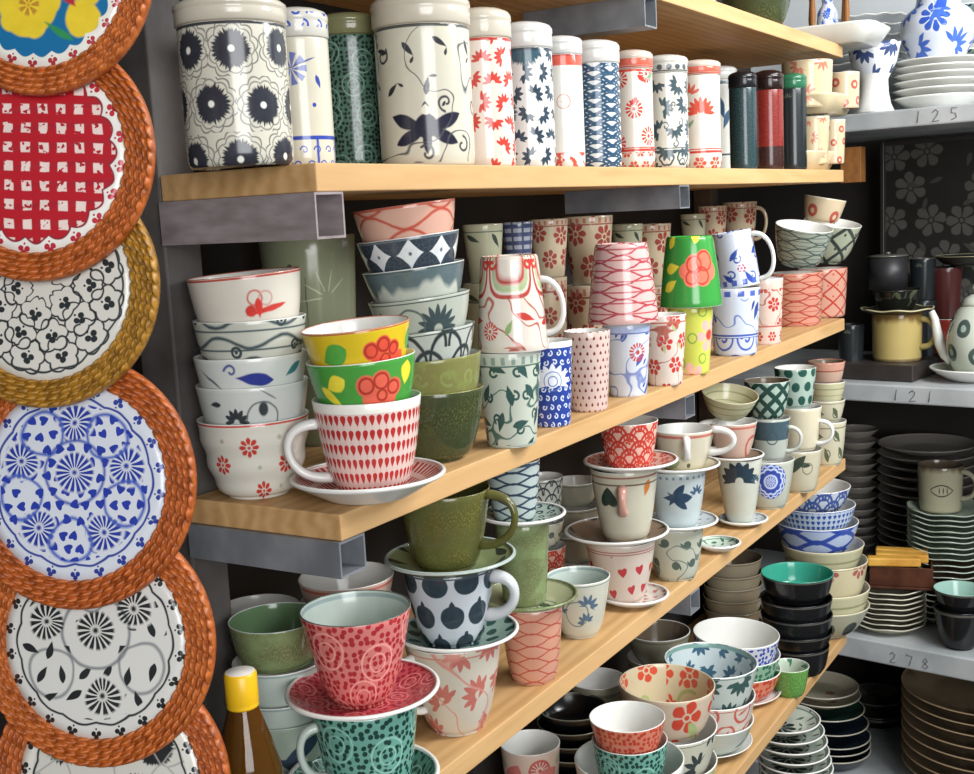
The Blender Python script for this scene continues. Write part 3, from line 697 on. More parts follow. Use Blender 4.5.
 greysprig=G('grey_sprig_glaze', 'c0c2b0', (scatter(8, m_many(m_dot(.2), m_at(m_leaf(.2, .07), .1, .2)), .9, .12, seed=3), '4c5a52'), (contour(6, .012, .5, 3), '66706a')),
 grnleafdish=G('green_leaf_dish_glaze', 'bccabc', (scatter(16, m_leaf(.42, .2), 1, .08, seed=3), '35614a'), (lambda x, y, h: lt(ab(h-.82), .02, .02), '4a6e5c'), coord='pl'),
 lilycup=G('navy_lily_glaze', 'c6c8ba', (once(m_spray(6, .8, .34), .0, -.75), '22323f'), (once(m_spray(4, .3, .1), .9, -.8), '3a4f5c')),
 pinkcup=G('pink_cup_glaze', 'cdb0a0', (scatter(5, m_ring(.34, .05), .7, .1, seed=1), 'a8564a'), (line(.9, .03), 'b5685a')),
 bluering=G('blue_ring_glaze', 'b9bcae', (once(m_dot(.7), .1, -.75), '2f4496'), (within(once(m_many(m_scalring(10, .5, .04), m_ring(.26, .04), m_spokes(12, .2, .03), m_scalring(16, .62, .03)), .1, -.75), 0, 1), 'b5c0dc')),
 navycup=G('navy_band_glaze', 'b2b8ae', (band(.5, .95), '3c4f58'), (once(m_ring(.3, .03), .1, -.95), '39464c')),
 grnlattice=G('green_lattice_glaze', 'a9bdb0', (lattice(8, .2, 1.1), '1d3d36')),
 grnpolka=G('green_polka_glaze', 'a9bdb0', (scatter(9, m_dot(.34, 1.1), 1, .04, seed=2), '204a40')),
 bigleaf=G('dark_broadleaf_glaze', 'c3bda4', (once(m_many(m_leaf(.7, .26), m_at(m_leaf(.4, .15), .3, -.2, 1, -.9)), -.2, -.65, 1, .8), '333e34'), (once(m_ring(.25, .02), .4, -.75), '4c5648')),
 creamv=G('cream_vine_glaze', 'c6c1a8', (scatter(6, m_many(m_leaf(.4, .16), m_curl(.26, .03)), .8, .1, seed=3), '4c5640'), (line(.88, .015), '7f7a60')),
 pinkrim=G('pink_rim_cup_glaze', 'c3a491', (band(.6, 1), 'b98a78'), (line(.6, .03), '8a4a40')),
 bluescallop=G('blue_scallop_glaze', 'c3ccd6', (scales(10, 1.4, .1, 2), '3a4f8c')),
 bluedash=G('blue_dash_glaze', 'bccadc', (within(rowdrops(44, 4.5, .3), .2, .95), '2c468e'), (line(.97, .02), '41579c')),
 bluefish=G('blue_fishscale_glaze', 'b5c3dd', (waves(4.5, 3.2, .27, .28), '2b4596'), (line(.97, .03), '3a529c')),
 creamros=G('cream_rosette_glaze', 'cfc4a0', (scatter(6, m_rosette(8, .26, .1, .05), .8, .1, seed=4), '95524a'), (line(.96, .01), '8a8468')),
 creamband=G('cream_band_glaze', 'c3bf9c', (line(.7, .03), '8a8c68'), (line(.4, .02), '8a8c68')),
 polkagrey=G('grey_polka_glaze', 'b3b39c', (scatter(9, m_dot(.34, 1.1), 1, .04, seed=6), '3f4644')),
 blackbowl=G('black_glaze', '17181a', (line(.93, .03), '4c4a44'), rough=.22),
 tealin=G('teal_inside_glaze', '3c9c86', rough=.12),
 redbloomin=G('red_blossom_inside_glaze', 'd6c9a8', (scatter(8.5, m_many(m_rosette(5, .34), m_at(m_leaf(.16, .07), .3, .2)), .7, .14, seed=2), 'bf4a34'), (scatter(5, m_curl(.3, .03), .5, .1, seed=6), '9aa86a')),
 redbloom=G('red_blossom_bowl_glaze', 'd3bfa8', (scatter(7, m_rosette(5, .4), .65, .12, seed=8), 'b8402c'), (scatter(5, m_leaf(.3, .12), .5, .1, seed=3), '9aa870')),
 bluebloomin=G('blue_blossom_inside_glaze', 'c6d2d4', (scatter(12, m_spray(4, .45, .16), .9, .1, seed=2), '35576a'), (band(.88, .97), '6f9088')),
 bluebloom=G('blue_blossom_bowl_glaze', 'c3ccc6', (scatter(9, m_spray(5, .48, .16), .9, .1, seed=5), '35504c'), (line(.95, .012), '5c7069')),
 blkbloom=G('black_blossom_bowl_glaze', 'c6c6b4', (scatter(9, m_spray(4, .48, .14), .85, .1, seed=1), '2f3a3a'), (line(.93, .01), '6a6c60')),
 limebowl=G('lime_brush_glaze', 'c6cc9a', (scatter(4, m_spray(4, .42, .12), .8, .1, seed=1), '9aa83f')),
 redfishb=G('red_fish_line_glaze', 'd6ccc0', (scatter(8, m_many(m_ring(.3, .04), m_leaf(.2, .05)), .9, .08, asp=1.6, seed=5), 'b5574a'), (line(.93, .012), 'a86a60')),
 greysprigb=G('grey_vine_bowl_glaze', 'c0c6bc', (scatter(6, m_leaf(.36, .1), .9, .1, seed=5), '5c6e66'), (contour(5, .01, .5, 4), '76857c')),
 bluestipb=G('blue_stipple_band_glaze', 'c8ccd2', (within(stipple(56, .37, .65), .3, .95), '2b3f98')),
 grnstipb=G('green_stipple_bowl_glaze', '8db59a', (stipple(44, .36, .65), '28604a')),
 redstipb=G('red_stipple_bowl_glaze', 'd5836a', (stipple(44, .36, .65), 'b03a28')),
 blackfishb=G('black_fish_line_glaze', 'c3c6bc', (scatter(6, m_many(m_ring(.3, .05), m_leaf(.2, .06)), .9, .08, asp=1.6, seed=2), '39423f')),
 smallgreenin=G('green_leaf_inside_glaze', 'c3d2bf', (scatter(7, m_leaf(.36, .16), .9, .1, seed=2), '3a6e50')),
 smallgreen=G('green_cup_glaze', '5f9448', (blotch(60, .55, .1), '66994e')),
 brownstack=G('taupe_bowl_glaze', 'a79c84', (line(.95, .03), '7c6f5c'), (line(.5, .03), '8a7d68')),
 taupein=G('taupe_inside_glaze', '6f6252'),
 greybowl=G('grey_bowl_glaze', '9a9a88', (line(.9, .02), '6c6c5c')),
 floraldish=G('black_peony_dish_glaze', 'c3cbbd', (once(m_rosette(9, .42, .08, .05), .1, -.1), '23282a'), (scatter(20, m_leaf(.4, .16), .8, .1, seed=3), '48605a'), (lambda x, y, h: lt(ab(h-.9), .02, .02), '5c6f68'), coord='pl'),
 rosdish=G('rosette_dish_glaze', 'c3bca4', (scatter(9, m_rosette(8, .17, .07, .05), .9, .12, seed=3), '8a4a40'), coord='pl'),
 darkdish=G('dark_plate_glaze', '3a3a36', (blotch(5, .5), '4a4842'), coord='pl'),
 browndish=G('brown_plate_glaze', '74664f', (blotch(5, .5), '82725a'), coord='pl'),
 greendish=G('dark_green_plate_glaze', '27443a', coord='pl'),
 bluedarkdish=G('dark_blue_plate_glaze', '25303c', coord='pl'),
 wavydish=G('pale_green_dish_glaze', 'a8b8a4', coord='pl'),
 wavydish2=G('grey_cream_dish_glaze', 'b8b29a', coord='pl'),
 greyplate=G('grey_plate_glaze', 'a8a19a', coord='pl'),
 whitedish=G('white_dish_glaze', 'e4e8ea', coord='pl'),
 yellowmug=G('ochre_mug_glaze', 'b8a468', (wash(.86, .3, 9.0), '6a5228'), (band(.0, .06), '7a6a45')),
 fishmug=G('fish_line_mug_glaze', 'b8b59a', (once(m_many(m_leaf(.5, .0), m_ring(.01, .01)), 0, -1), '3f4038'), (wash(.9, .2, 9.0), '5c4a38')),
 teapot=G('grey_bloom_glaze', 'c3cabc', (scatter(7, m_many(m_dot(.3)), .9, .1, seed=3), '3f4f4c'), (scatter(7, m_dot(.12), .9, .1, seed=3), '8fa49a')),
 vase=G('blue_white_vase_glaze', 'd4dbe6', (once(m_rosette(9, .4, .12, .08), -.1, -1.55), '2b4fa5'), (scatter(6, m_spray(5, .4, .1), .75, .1, seed=2), '3a5fb0'), (within(cells(9, .03), .5, .8), '7f95c8'), (once(m_leaf(.3, .2), .1, -1.2, 1, .4), '2b50b0')),
 bluepeda=G('blue_brush_bowl_glaze', 'dadfe4', (scatter(5, m_spray(5, .44, .14), .9, .1, seed=2), '35456e')),
 creamcupr=G('cream_red_sprig_glaze', 'd0bc98', (scatter(6, m_spray(4, .36, .1), .7, .1, seed=2), 'b06a55')),
 creamcupros=G('cream_red_ring_glaze', 'cdbb9c', (scatter(5, m_ring(.17, .07), .7, .15, seed=3), 'a0473c')),
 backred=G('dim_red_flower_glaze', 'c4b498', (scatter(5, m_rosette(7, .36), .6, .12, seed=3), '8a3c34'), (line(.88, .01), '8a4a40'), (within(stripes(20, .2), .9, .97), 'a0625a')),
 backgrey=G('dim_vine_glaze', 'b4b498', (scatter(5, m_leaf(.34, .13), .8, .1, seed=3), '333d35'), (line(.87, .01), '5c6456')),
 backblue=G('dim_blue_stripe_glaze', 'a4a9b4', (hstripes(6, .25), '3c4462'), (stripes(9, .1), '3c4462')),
 rosecup=G('large_rosette_glaze', 'c6b4a8', (once(m_many(m_spokes(14, .34, .14), m_ring(.36, .04)), .3, -.6), 'a04a4c'), (scatter(5, m_heart(.3), .6, .1, seed=3), 'a8605e'), (scatter(5, m_leaf(.3, .14), .4, .1, seed=5), '8f9a7c')),
 blueleafb=G('navy_leaf_bowl_glaze', 'a9b8a8', (once(m_leaf(.6, .22), .3, -.6, 1, .5), '26394a'), (once(m_leaf(.5, .2), .1, -.9, 1, -.4), '26394a')),
 palebowl=G('pale_blue_white_glaze', 'c0ccc4', (line(.95, .02), '8a9a98')),
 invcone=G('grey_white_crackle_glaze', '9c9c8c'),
)
def P(n): return PAT[n]()

def wood_mat(name, c1, c2, knots=True):
    if name in _mats: return _mats[name]
    m, b = new_mat(name); nt = m.node_tree
    tc = nt.nodes.new('ShaderNodeTexCoord'); mp = nt.nodes.new('ShaderNodeMapping'); nt.links.new(tc.outputs['Object'], mp.inputs[0])
    mp.inputs['Scale'].default_value = (1.2, 14, 14)
    n = nt.nodes.new('ShaderNodeTexNoise'); nt.links.new(mp.outputs[0], n.inputs['Vector']); n.inputs['Scale'].default_value = 3.0; n.inputs['Detail'].default_value = 5; n.inputs['Distortion'].default_value = 1.2
    w = nt.nodes.new('ShaderNodeTexWave'); w.wave_type = 'BANDS'; w.bands_direction = 'Y'
    mp2 = nt.nodes.new('ShaderNodeMapping'); nt.links.new(tc.outputs['Object'], mp2.inputs[0]); mp2.inputs['Scale'].default_value = (.5, 2.5, 6)
    nt.links.new(mp2.outputs[0], w.inputs['Vector']); w.inputs['Scale'].default_value = 7; w.inputs['Distortion'].default_value = 5.5; w.inputs['Detail'].default_value = 3
    f = E(n.outputs[0])*.7+E(w.outputs[0])*.3
    col = mixc(M('MULTIPLY_ADD', f, 1.4, -.35, clamp=True), lin(c1), lin(c2))
    mp3 = nt.nodes.new('ShaderNodeMapping'); nt.links.new(tc.outputs['Object'], mp3.inputs[0]); mp3.inputs['Scale'].default_value = (4.2, 7, 9)
    v = nt.nodes.new('ShaderNodeTexVoronoi'); nt.links.new(mp3.outputs[0], v.inputs['Vector']); v.inputs['Scale'].default_value = 1.0
    col = mixc(lt(E(v.outputs['Distance']), .075, .06)*(.8 if knots else 0.0), col, lin('6b431f'))
    nt.links.new(col.v, b.inputs['Base Color']); b.inputs['Roughness'].default_value = .55; b.inputs['Specular IOR Level'].default_value = .3
    bp = nt.nodes.new('ShaderNodeBump'); bp.inputs['Strength'].default_value = .25; bp.inputs['Distance'].default_value = .001
    nt.links.new(n.outputs[0], bp.inputs['Height']); nt.links.new(bp.outputs[0], b.inputs['Normal'])
    _mats[name] = m; return m
# ------------------------------------------------------------------ shelving, room
ZS = [.502, .277, 0.0, -.271, -.622, -1.0]; TH = .022; L = 1.545; DEP = .30
pine = wood_mat('pine_wood', 'cfa876', 'ab814c'); pine_pale = wood_mat('pale_pine_wood', 'dcb880', 'c39a5e')
steel = flat('galvanised_steel', '9a9da2', .45, .35, nscale=22, c2='7c8086', bump=.15)
paintst = flat('painted_steel', 'a59a9c', .5, .2, nscale=30, c2='8b7f80', bump=.2, stretch=(1, 1, 3))
darkw = flat('dark_backing', '1c1a18', .8, nscale=6, c2='26221f')
unit = empty('shelving_unit', (0, 0, 0), 0, 'long pine shelving on steel brackets crowded with patterned cups', 'shelves')
for i, z in enumerate(ZS):
    x1 = L+(.0 if i != 3 else 0)
    box_obj('shelf_board', (0, x1, 0, .1665, z-TH, z), pine, unit, .0012)
    box_obj('rear_board', (.12, x1, .168, DEP, z-TH, z), pine, unit, .0012)
def channel(x, z, mat, w=.034, h=.03):
    """steel box tube with an open front end under a board"""
    t = .002; z1 = z-TH-.0002; z0 = z1-h; y0 = .0; y1 = .1665
    if x < .1 and False: return
    v, f = [], []
    for d in ((x, x+t, y0, y1, z0, z1), (x+w-t, x+w, y0, y1, z0, z1), (x+t, x+w-t, y0, y1, z1-t, z1), (x+t, x+w-t, y0, y1, z0, z0+t)):
        a, b = box(*d); n = len(v); v += a; f += [tuple(n+q for q in g) for g in b]
    return mesh_obj('bracket', v, f, [mat], unit, smooth=False)
for z in ZS:
    for j, x in enumerate((-.004, .735, L-.05)):
        if z == ZS[1] and j == 0: channel(x+.0, z, paintst, .036, .036)
        elif z == .502 and j == 1: channel(.64, z, steel, .036, .036)
        elif j == 2: continue
        else: channel(x, z, steel, .034, .03)
box_obj('post', (0, .043, .1682, .21, -1.42, .75), flat('worn_dark_steel', '64605e', .6, .2, nscale=14, c2='423d3b', bump=.2), unit, .002)
box_obj('post', (L+.002, L+.04, .26, .298, -1.42, .75), flat('rusty_post', '5a4432', .7, .2, nscale=12, c2='2f2620'), unit, .002)
box_obj('back_panel', (-.0, L+.04, DEP+.002, DEP+.012, -1.35, .75), darkw, unit)
WB = on_x(853, 165, L+.2)
box_obj('wooden_block', (WB.x-.02, WB.x+.02, WB.y-.02, WB.y+.02, WB.z-.035, WB.z+.035), wood_mat('brown_wood', '8a5a2c', '6c4420', False), unit, .001)

# back unit, turned a little, across the far end
Uax = -(RW @ Vector((-1000-CX, CY-288, -F))); Uax.z = 0; Uax.normalize()
Wax = Vector((0, 0, 1)).cross(Uax)
if Wax.dot(Vector((.7, .6, 0))) < 0: Wax = -Wax
B0 = CAM+ray(846, 385)*2.42
BANG = math.atan2(Uax.y, Uax.x)
def bw(u, w, z): return Vector((B0.x, B0.y, 0))+Uax*u+Wax*w+Vector((0, 0, z))
def b_at(x, w, z):          # point in column x, at depth w behind the unit's front plane, height z
    p0 = bw(0, w, 0); y = 400.0
    for _ in range(30):
        A = on_plane(x, y, p0, Wax)[0]; Bq = on_plane(x, y+1, p0, Wax)[0]; y += (z-A.z)/(Bq.z-A.z)
    return on_plane(x, y, p0, Wax)[0]
def bz(x, y, w=0): return on_plane(x, y, bw(0, w, 0), Wax)[0].z
ZB = [bz(905, 109), bz(905, 386), bz(905, 647), -1.02]
metal = flat('white_painted_shelf_steel', 'b9bdbf', .45, .1, nscale=9, c2='9ba0a2', bump=.1)
bun = empty('metal_shelving_unit', (B0.x, B0.y, 0), BANG, 'grey metal shelving across the far end with pencilled numbers', 'shelves')
sgn = 1 if Wax.dot(Vector((-math.sin(BANG), math.cos(BANG), 0))) > 0 else -1
UL, UR, BD = -.55, .95, .5
for i, z in enumerate(ZB):
    face = (.034, .036, .046, .046)[i]
    sb = box_obj('metal_shelf', (UL, UR, *sorted((0, sgn*BD)), z-face, z), metal, bun, .003)
    strokes = {0: ['1', '2', '5'], 1: ['1', '2', '1'], 2: ['2', '7', '8']}.get(i)
    if strokes:
        digs = {'1': [[(.2, 0), (.35, 1)]], '2': [[(0, .75), (.25, 1), (.5, .8), (.4, .5), (.1, .15), (0, 0), (.55, .05)]], '5': [[(.55, 1), (.1, 1), (.1, .6), (.45, .55), (.5, .2), (.05, 0)]],
                '7': [[(0, 1), (.6, .95), (.3, 0)]], '8': [[(.3, .5), (.05, .75), (.3, 1), (.5, .75), (.3, .5), (.0, .2), (.3, 0), (.55, .22), (.3, .5)]]}
        xpix = {0: 915, 1: 893, 2: 890}[i]; q = b_at(xpix, 0, z)-Vector((B0.x, B0.y, 0)); u0 = q.dot(Uax)
        for n_, ch in enumerate(strokes):
            vv, ff = [], []
            for st in digs[ch]:
                pts = [Vector((u0+n_*.033+a*.022, -sgn*.0008, z-face*.82+b_*.022)) for a, b_ in st]
                a, b_ = tube(pts, 0.0007, .0007, 6, updir=Vector((0, 1, 0))); nn = len(vv); vv += a; ff += [tuple(nn+q_ for q_ in g) for g in b_]
            mesh_obj('pencilled_digit', vv, ff, [flat('pencil_grey', '5c5e62', .7)], sb)
for u in (UL+.02, UR-.02):
    for w in (.02, BD-.02):
        box_obj('upright', (u-.018, u+.018, *sorted((sgn*(w-.018), sgn*(w+.018))), -1.6, ZB[0]+.5), metal, bun)
# room
plaster = flat('plaster', 'd5dadd', .8, nscale=3, c2='c3c9cc'); darkwall = flat('dark_wall', '26221f', .85, nscale=4, c2='332d28')
def struct(name, dims, mat, rz=0, loc=(0, 0, 0)):
    o = box_obj(name, dims, mat); o['kind'] = 'structure'; o.rotation_euler = (0, 0, rz); o.location = loc; return o
struct('floor', (-3, 4, -3.5, 3, -1.47, -1.42), flat('concrete_floor', '4a4640', .7, nscale=5, c2='38352f'))
struct('wall_back', (-3, 4, .42, .5, -1.42, 1.7), darkwall)
struct('wall_right', (UL-.8, UR+.8, *sorted((sgn*(BD+.03), sgn*(BD+.1))), ZB[0]-.03, 1.7), plaster, BANG, (B0.x, B0.y, 0))
o = struct('trim_1', (UL-.8, UR+.8, *sorted((sgn*(BD+.03), sgn*(BD+.1))), -1.42, ZB[0]-.032), darkwall, BANG, (B0.x, B0.y, 0))
o.name = 'wall_right_lower'

# light: shop tube on the ceiling, plus added fills behind the camera and for the far bays
def area(name, loc, target, size, size_y, power, col=(1, 1, 1)):
    l = bpy.data.lights.new(name, 'AREA'); l.shape = 'RECTANGLE'; l.size = size; l.size_y = size_y; l.energy = power; l.color = col
    o = bpy.data.objects.new(name, l); COL.objects.link(o); o.location = loc
    o.rotation_euler = (Vector(target)-Vector(loc)).to_track_quat('-Z', 'Y').to_euler(); return o
area('ceiling_tube', (.9, -1.1, 1.35), (.7, 0, -.2), 1.6, .35, 29, (1, .97, .93))
area('shop_door_daylight', (-1.9, -2.3, .45), (.3, 0, -.15), 1.6, 1.6, 74, (.98, .99, 1))  # added soft source out of view, brightens the shelf fronts
area('aisle_tube', (.95, -1.35, .8), tuple(bw(.1, .2, -.4)), 1.0, .3, 30, (.95, .98, 1))  # added lamp, lifts the shaded bays of the metal shelving
w = bpy.data.worlds.new('world'); SC.world = w; w.use_nodes = True
w.node_tree.nodes['Background'].inputs[0].default_value = (.9, .95, 1, 1); w.node_tree.nodes['Background'].inputs[1].default_value = .2
SC.view_settings.view_transform = 'Standard'; SC.view_settings.look = 'None'; SC.view_settings.gamma = 1; SC.view_settings.exposure = 0
# ------------------------------------------------------------------ lidded jars on the second board
def jar(xl, xr, ytop, where, mat, label, lidmat=None, lidh=.14, band=None, knob=False, foot=0, dome=.07, group=None, lean=None, rim='w', z=None, lidscale=1.0):
    z0 = (ZS[1] if z is None else z)+.0002
    P0 = place(where, z0); nrm = Vector((P0.x-CAM.x, P0.y-CAM.y, 0)).normalized()
    C, t = on_plane((xl+xr)/2, ytop, P0, nrm); t = (C-CAM).dot(RW @ Vector((0, 0, -1)))
    R = (xr-xl)/2*t/F; H = C.z-z0; bh = H*(1-lidh)
    root = empty('lidded_jar', Vector((P0.x, P0.y, z0)), face_cam(P0), label, 'jar', group)
    th = .003
    pr = [(0, .001, 0), (R*.8, .001, 0), (R*.84, 0, 0)]
    if foot: pr += [(R*.88, 0, 0), (R*.95, bh*.05, 0), (R*1.0, bh*.12, 0), (R*.97, bh*.2, 0)]
    else: pr += [(R*.9, 0, 0), (R*.95, .003, 0), (R*.965, bh*.1, 0)]
    for q in (.3, .45, .6, .75, .9): pr.append((R*(.965 if not foot else .955)+R*.005*q, bh*q, 0))
    pr += [(R*.97, bh*.985, 0), (R*.965, bh-.0006, 1), (R*.955, bh, 1), (R*.9, bh, 1), (R*.88, bh-.002, 2), (R*.88, bh*.1, 2), (0, bh*.1, 2)]
    lathe_mesh('jar_body', pr, R, bh, [mat, lidmat or WHITE(), WHITE()], root, 64)
    lm = lidmat or WHITE(); lh = H-bh; r = R*lidscale
    lp = [(0, -.003, 0), (R*.84, -.003, 0), (R*.85, .0004, 0), (r*.97, .0004, 0), (r*1.0, lh*.06, 0), (r*1.0, lh*.45, 0), (r*.99, lh*.52, 0), (r*1.015, lh*.56, 0), (r*1.01, lh*.7, 0), (r*.93, lh*.82, 0), (r*.7, lh*.92, 0), (r*.4, lh*.98, 0), (0, lh, 0)]
    l = lathe_mesh('lid', lp, R, lh, [band or lm], root, 64); l.location = (0, 0, bh)
    if knob:
        kb = lathe_mesh('knob', [(0, 0, 0), (r*.3, 0, 0), (r*.34, lh*.18, 0), (r*.25, lh*.3, 0), (0, lh*.34, 0)], R, lh, [lm], l, 32); kb.location = (0, 0, lh*.955)
    if lean: root.rotation_euler = (0, 0, face_cam(P0))
    return root
cream_lid = glaze('cream_lid_glaze', 'cfc8b8'); white_lid = glaze('white_lid_glaze', 'd8d8d4')
jar(180, 291, -1, ('Y', 242, .062), P('flowerjar'), 'wide white jar with big black daisies and cream lid, at shelf end', cream_lid, .17)
jar(272, 336, 8, ('Y', 306, .085), P('pinejar'), 'slim cream jar with blue brushwork, between daisy jar and green stippled jar', glaze('blue_scroll_lid_glaze', 'cfcdc4', [(within(scatter(12, m_curl(.3, .07), 1, 0, asp=1.2), .3, .75), '3b4fa0')]), .2)
jar(320, 392, 14, ('Y', 357, .145), P('stipgreen'), 'dark green stippled jar behind the lotus jar', glaze('olive_lid_glaze', '7f805c'), .15)
jar(377, 476, -6, ('Y', 429, .058), P('lotusjar'), 'wide cream jar with one large dark lotus flower and scrolling vines', cream_lid, .2)
jar(455, 517, 8, ('Y', 487, .05), P('redleaf'), 'slim white jar covered in red fern sprays', cream_lid, .2)
jar(500, 558, 22, ('Y', 529, .05), P('blueleaf'), 'slim white jar with dark blue fern sprays and black flower', white_lid, .19)
jar(541, 587, 36, ('Y', 564, .05), P('redfish'), 'slim white jar with red bands and pale red fish outline', white_lid, .15)
jar(571, 624, 40, ('Y', 597, .05), P('bluewave'), 'slim jar covered in dark blue wave scallops', white_lid, .19)
redband = glaze('red_band_lid_glaze', 'd5c6b8', [(band(.15, .5), 'c05a46'), (line(.1, .03), 'b43428')])
blkband = glaze('black_band_lid_glaze', 'c9c8bf', [(within(scatter(16, m_dot(.3), 1, 0), .12, .5), '4a5256'), (line(.1, .03), '4a5256')])
jar(612, 656, 50, ('Y', 634, .05), P('redflower'), 'white footed jar with red daisies and one green leaf', redband, .17, foot=1)
jar(643, 690, 55, ('Y', 667, .05), P('blkflower'), 'white footed jar with dark grey bloom and patterned foot', blkband, .17, foot=1)
jar(677, 722, 60, ('Y', 700, .05), P('redlotus'), 'white footed jar with one large red lotus spray', redband, .15, foot=1)
jar(697, 738, 66, ('Y', 718, .13), P('bigblueleaf'), 'white footed jar with broad blue leaf, behind red lotus jar', white_lid, .14, foot=1)
jar(730, 758, 71, ('Y', 744, .06), P('darkteal'), 'dark teal glazed jar with black lid', flat('black_lid', '1b1c1f', .2), .17)
jar(753, 784, 70, ('Y', 769, .05), P('darkred'), 'dark red glazed jar with black foot and lid', flat('black_red_lid', '241615', .2), .2)
jar(779, 808, 73, ('Y', 793, .045), P('darkgreen'), 'near black jar with glossy green lid', flat('green_lid', '2f6b4c', .15), .16)

# square cream dishes with cups at the end of the second board
def square_dish(name, P, w, d, h, mat, label, group=None, rz=0):
    v, f, n = [], [], 40
    def ring(sx, sy, z):
        st = len(v)
        for k in range(n):
            a = 2*PI*k/n; c, s = math.cos(a), math.sin(a); e = .35
            v.append((sx*math.copysign(abs(c)**e, c), sy*math.copysign(abs(s)**e, s), z))
        return st
    rs = [ring(w*.36, d*.36, 0), ring(w*.4, d*.4, h*.05), ring(w*.5, d*.5, h*.9), ring(w*.5, d*.5, h), ring(w*.485, d*.485, h), ring(w*.38, d*.38, h*.3)]
    for a, b in zip(rs, rs[1:]):
        for k in range(n):
            f.append((a+k, a+(k+1) % n, b+(k+1) % n, b+k))
    f.append(tuple(range(n))[::-1]); f.append(tuple(rs[-1]+k for k in range(n)))
    o = mesh_obj(name, v, f, [mat]); o.location = P; o.rotation_euler = (0, 0, rz)
    return tag(o, label, 'dish', group)
cgl = flat('cream_ceramic', 'd0c09c', .25)
A = at_yz(812, .05, ZS[1]); zA = ZS[1]
X1 = 1.47
square_dish('square_dish', Vector((X1, .075, zA+.0002)), .19, .14, .034, cgl, 'cream square dish flat on the shelf end, two cups standing on it')
zz = zA+.0002+.034*.3
def cyl_at(name, cat, xl, xr, yt, X, Yv, z0, mat, label, kind='mug', **k):
    P0 = Vector((X, Yv, z0)); nrm = Vector((P0.x-CAM.x, P0.y-CAM.y, 0)).normalized()
    C, t = on_plane((xl+xr)/2, yt, P0, nrm); t = (C-CAM).dot(RW @ Vector((0, 0, -1)))
    R = (xr-xl)/2*t/F; it = I(xl, xr, yt, kind, mat, label, name=name, cat=cat, **k)
    return mk_pot(it, Pot(R, max(C.z-z0, .01), kind, k.get('rf')), Vector((C.x, C.y, z0)), k, 48)
def zpix(y, x, X, Yv):
    P0 = Vector((X, Yv, 0)); nrm = Vector((P0.x-CAM.x, P0.y-CAM.y, 0)).normalized(); return on_plane(x, y, P0, nrm)[0].z
cyl_at('cup', 'cup', 797, 829, 117, X1-.025, .05, zz+.001, P('creamcupr'), 'cream cup with red sprigs, near the green-lidded jar, on lower square dish')
cyl_at('cup', 'cup', 822, 845, 120, X1+.03, .06, zz+.001, P('creamcupros'), 'smaller cream cup beside another on the lower square dish')
ztop2 = zpix(117, 812, X1, .06)
sd = square_dish('square_dish', Vector((X1+.025, .055, ztop2+.0015)), .2, .15, .034, cgl, 'cream square dish balanced on two cups at the shelf end')
zz = ztop2+.0015+.034*.3+.001
cyl_at('cup', 'cup', 782, 832, 62, X1-.045, .07, zz, P('creamcupr'), 'large cream cup with red sprigs on the upper square dish', rf=.9)
cyl_at('cup', 'cup', 829, 859, 73, X1+.045, .035, zz, P('creamcupros'), 'small cream cup with red rings on the upper square dish', rf=.92)

# ------------------------------------------------------------------ third board (mugs and bowls), z = 0
Z2 = ZS[2]+.0002; rr = REDRIM(); dk = DKRIM()
stack(('B', 261, 499, 29), Z2, [
    I(198, 308, 415, 'round', P('rosettes'), 'white ribbed cup with small red rosettes, at the foot of its stack', rim=WHITE(), rib=.02, rf=.55),
    I(196, 308, 381, 'bowl', P('berries'), 'white bowl with black berry sprig, just above the red rosette cup'),
    I(195, 305, 353, 'bowl', P('chili'), 'white bowl with blue chilli brushwork, below the grey fish bowl'),
    I(193, 306, 317, 'bowl', P('fishrow'), 'grey bowl with rows of fish, directly under the dragonfly bowl', rim=WHITE()),
    I(188, 302, 273, 'bowl', P('dragonfly'), 'white bowl with red dragonfly and red line, topmost of left stack', tilt=(0, -3), rf=.8, rim=rr)])
sB = stack(('B', 366, 505, 42), Z2, [
    I(290, 446, 472, 'saucer', P('tearsaucer'), 'white rimmed saucer with dark red teardrop rays on the shelf corner', rf=.55, p=1.0),
    I(313, 420, 396, 'round', P('tear'), 'white teacup with rows of red teardrops and looped handle on saucer', rf=.52, handle=dict(ang=-84, ext=.7, zt=.74, zb=.2, th=.085)),
    I(307, 417, 356, 'bowl', P('greenpeony'), 'green bowl with red peonies nested in the red teardrop cup', tilt=(1, -3)),
    I(302, 412, 324, 'bowl', P('yellowpeony'), 'yellow bowl with red peonies on top of the green peony bowl', tilt=(2, -4), rim=rr)])
stack(('B', 438, 464, 30), Z2, [
    I(383, 484, 387, 'round', P('olivedk'), 'dark olive crackle glazed cup at the foot of the leaning stack', rim=P('olivelt'), rf=.52),
    I(381, 482, 355, 'bowl', P('olivelt'), 'light olive green bowl sitting in the dark olive cup', tilt=(0, -3), rim=P('olivelt')),
    I(376, 477, 327, 'bowl', P('scallopbowl'), 'white bowl with black scalloped lines above the light olive bowl', tilt=(0, -5), rim=dk),
    I(370, 472, 295, 'bowl', P('reedbowl'), 'grey white bowl with black reed painting, third bowl above the olive one', tilt=(0, -5), rim=dk),
    I(364, 467, 266, 'bowl', P('washbowl'), 'bowl with blurred blue grey wash dripping from its rim', tilt=(0, -5), rim=WHITE(), H=.05),
    I(359, 461, 236, 'bowl', P('latticebowl'), 'bowl with dark diamond lattice and white four-point stars', tilt=(0, -5), rim=WHITE(), H=.05),
    I(354, 458, 205, 'bowl', P('redfishbowl'), 'bowl with orange red net pattern, topmost of the leaning stack', tilt=(0, -5), rim=rr, H=.05)])
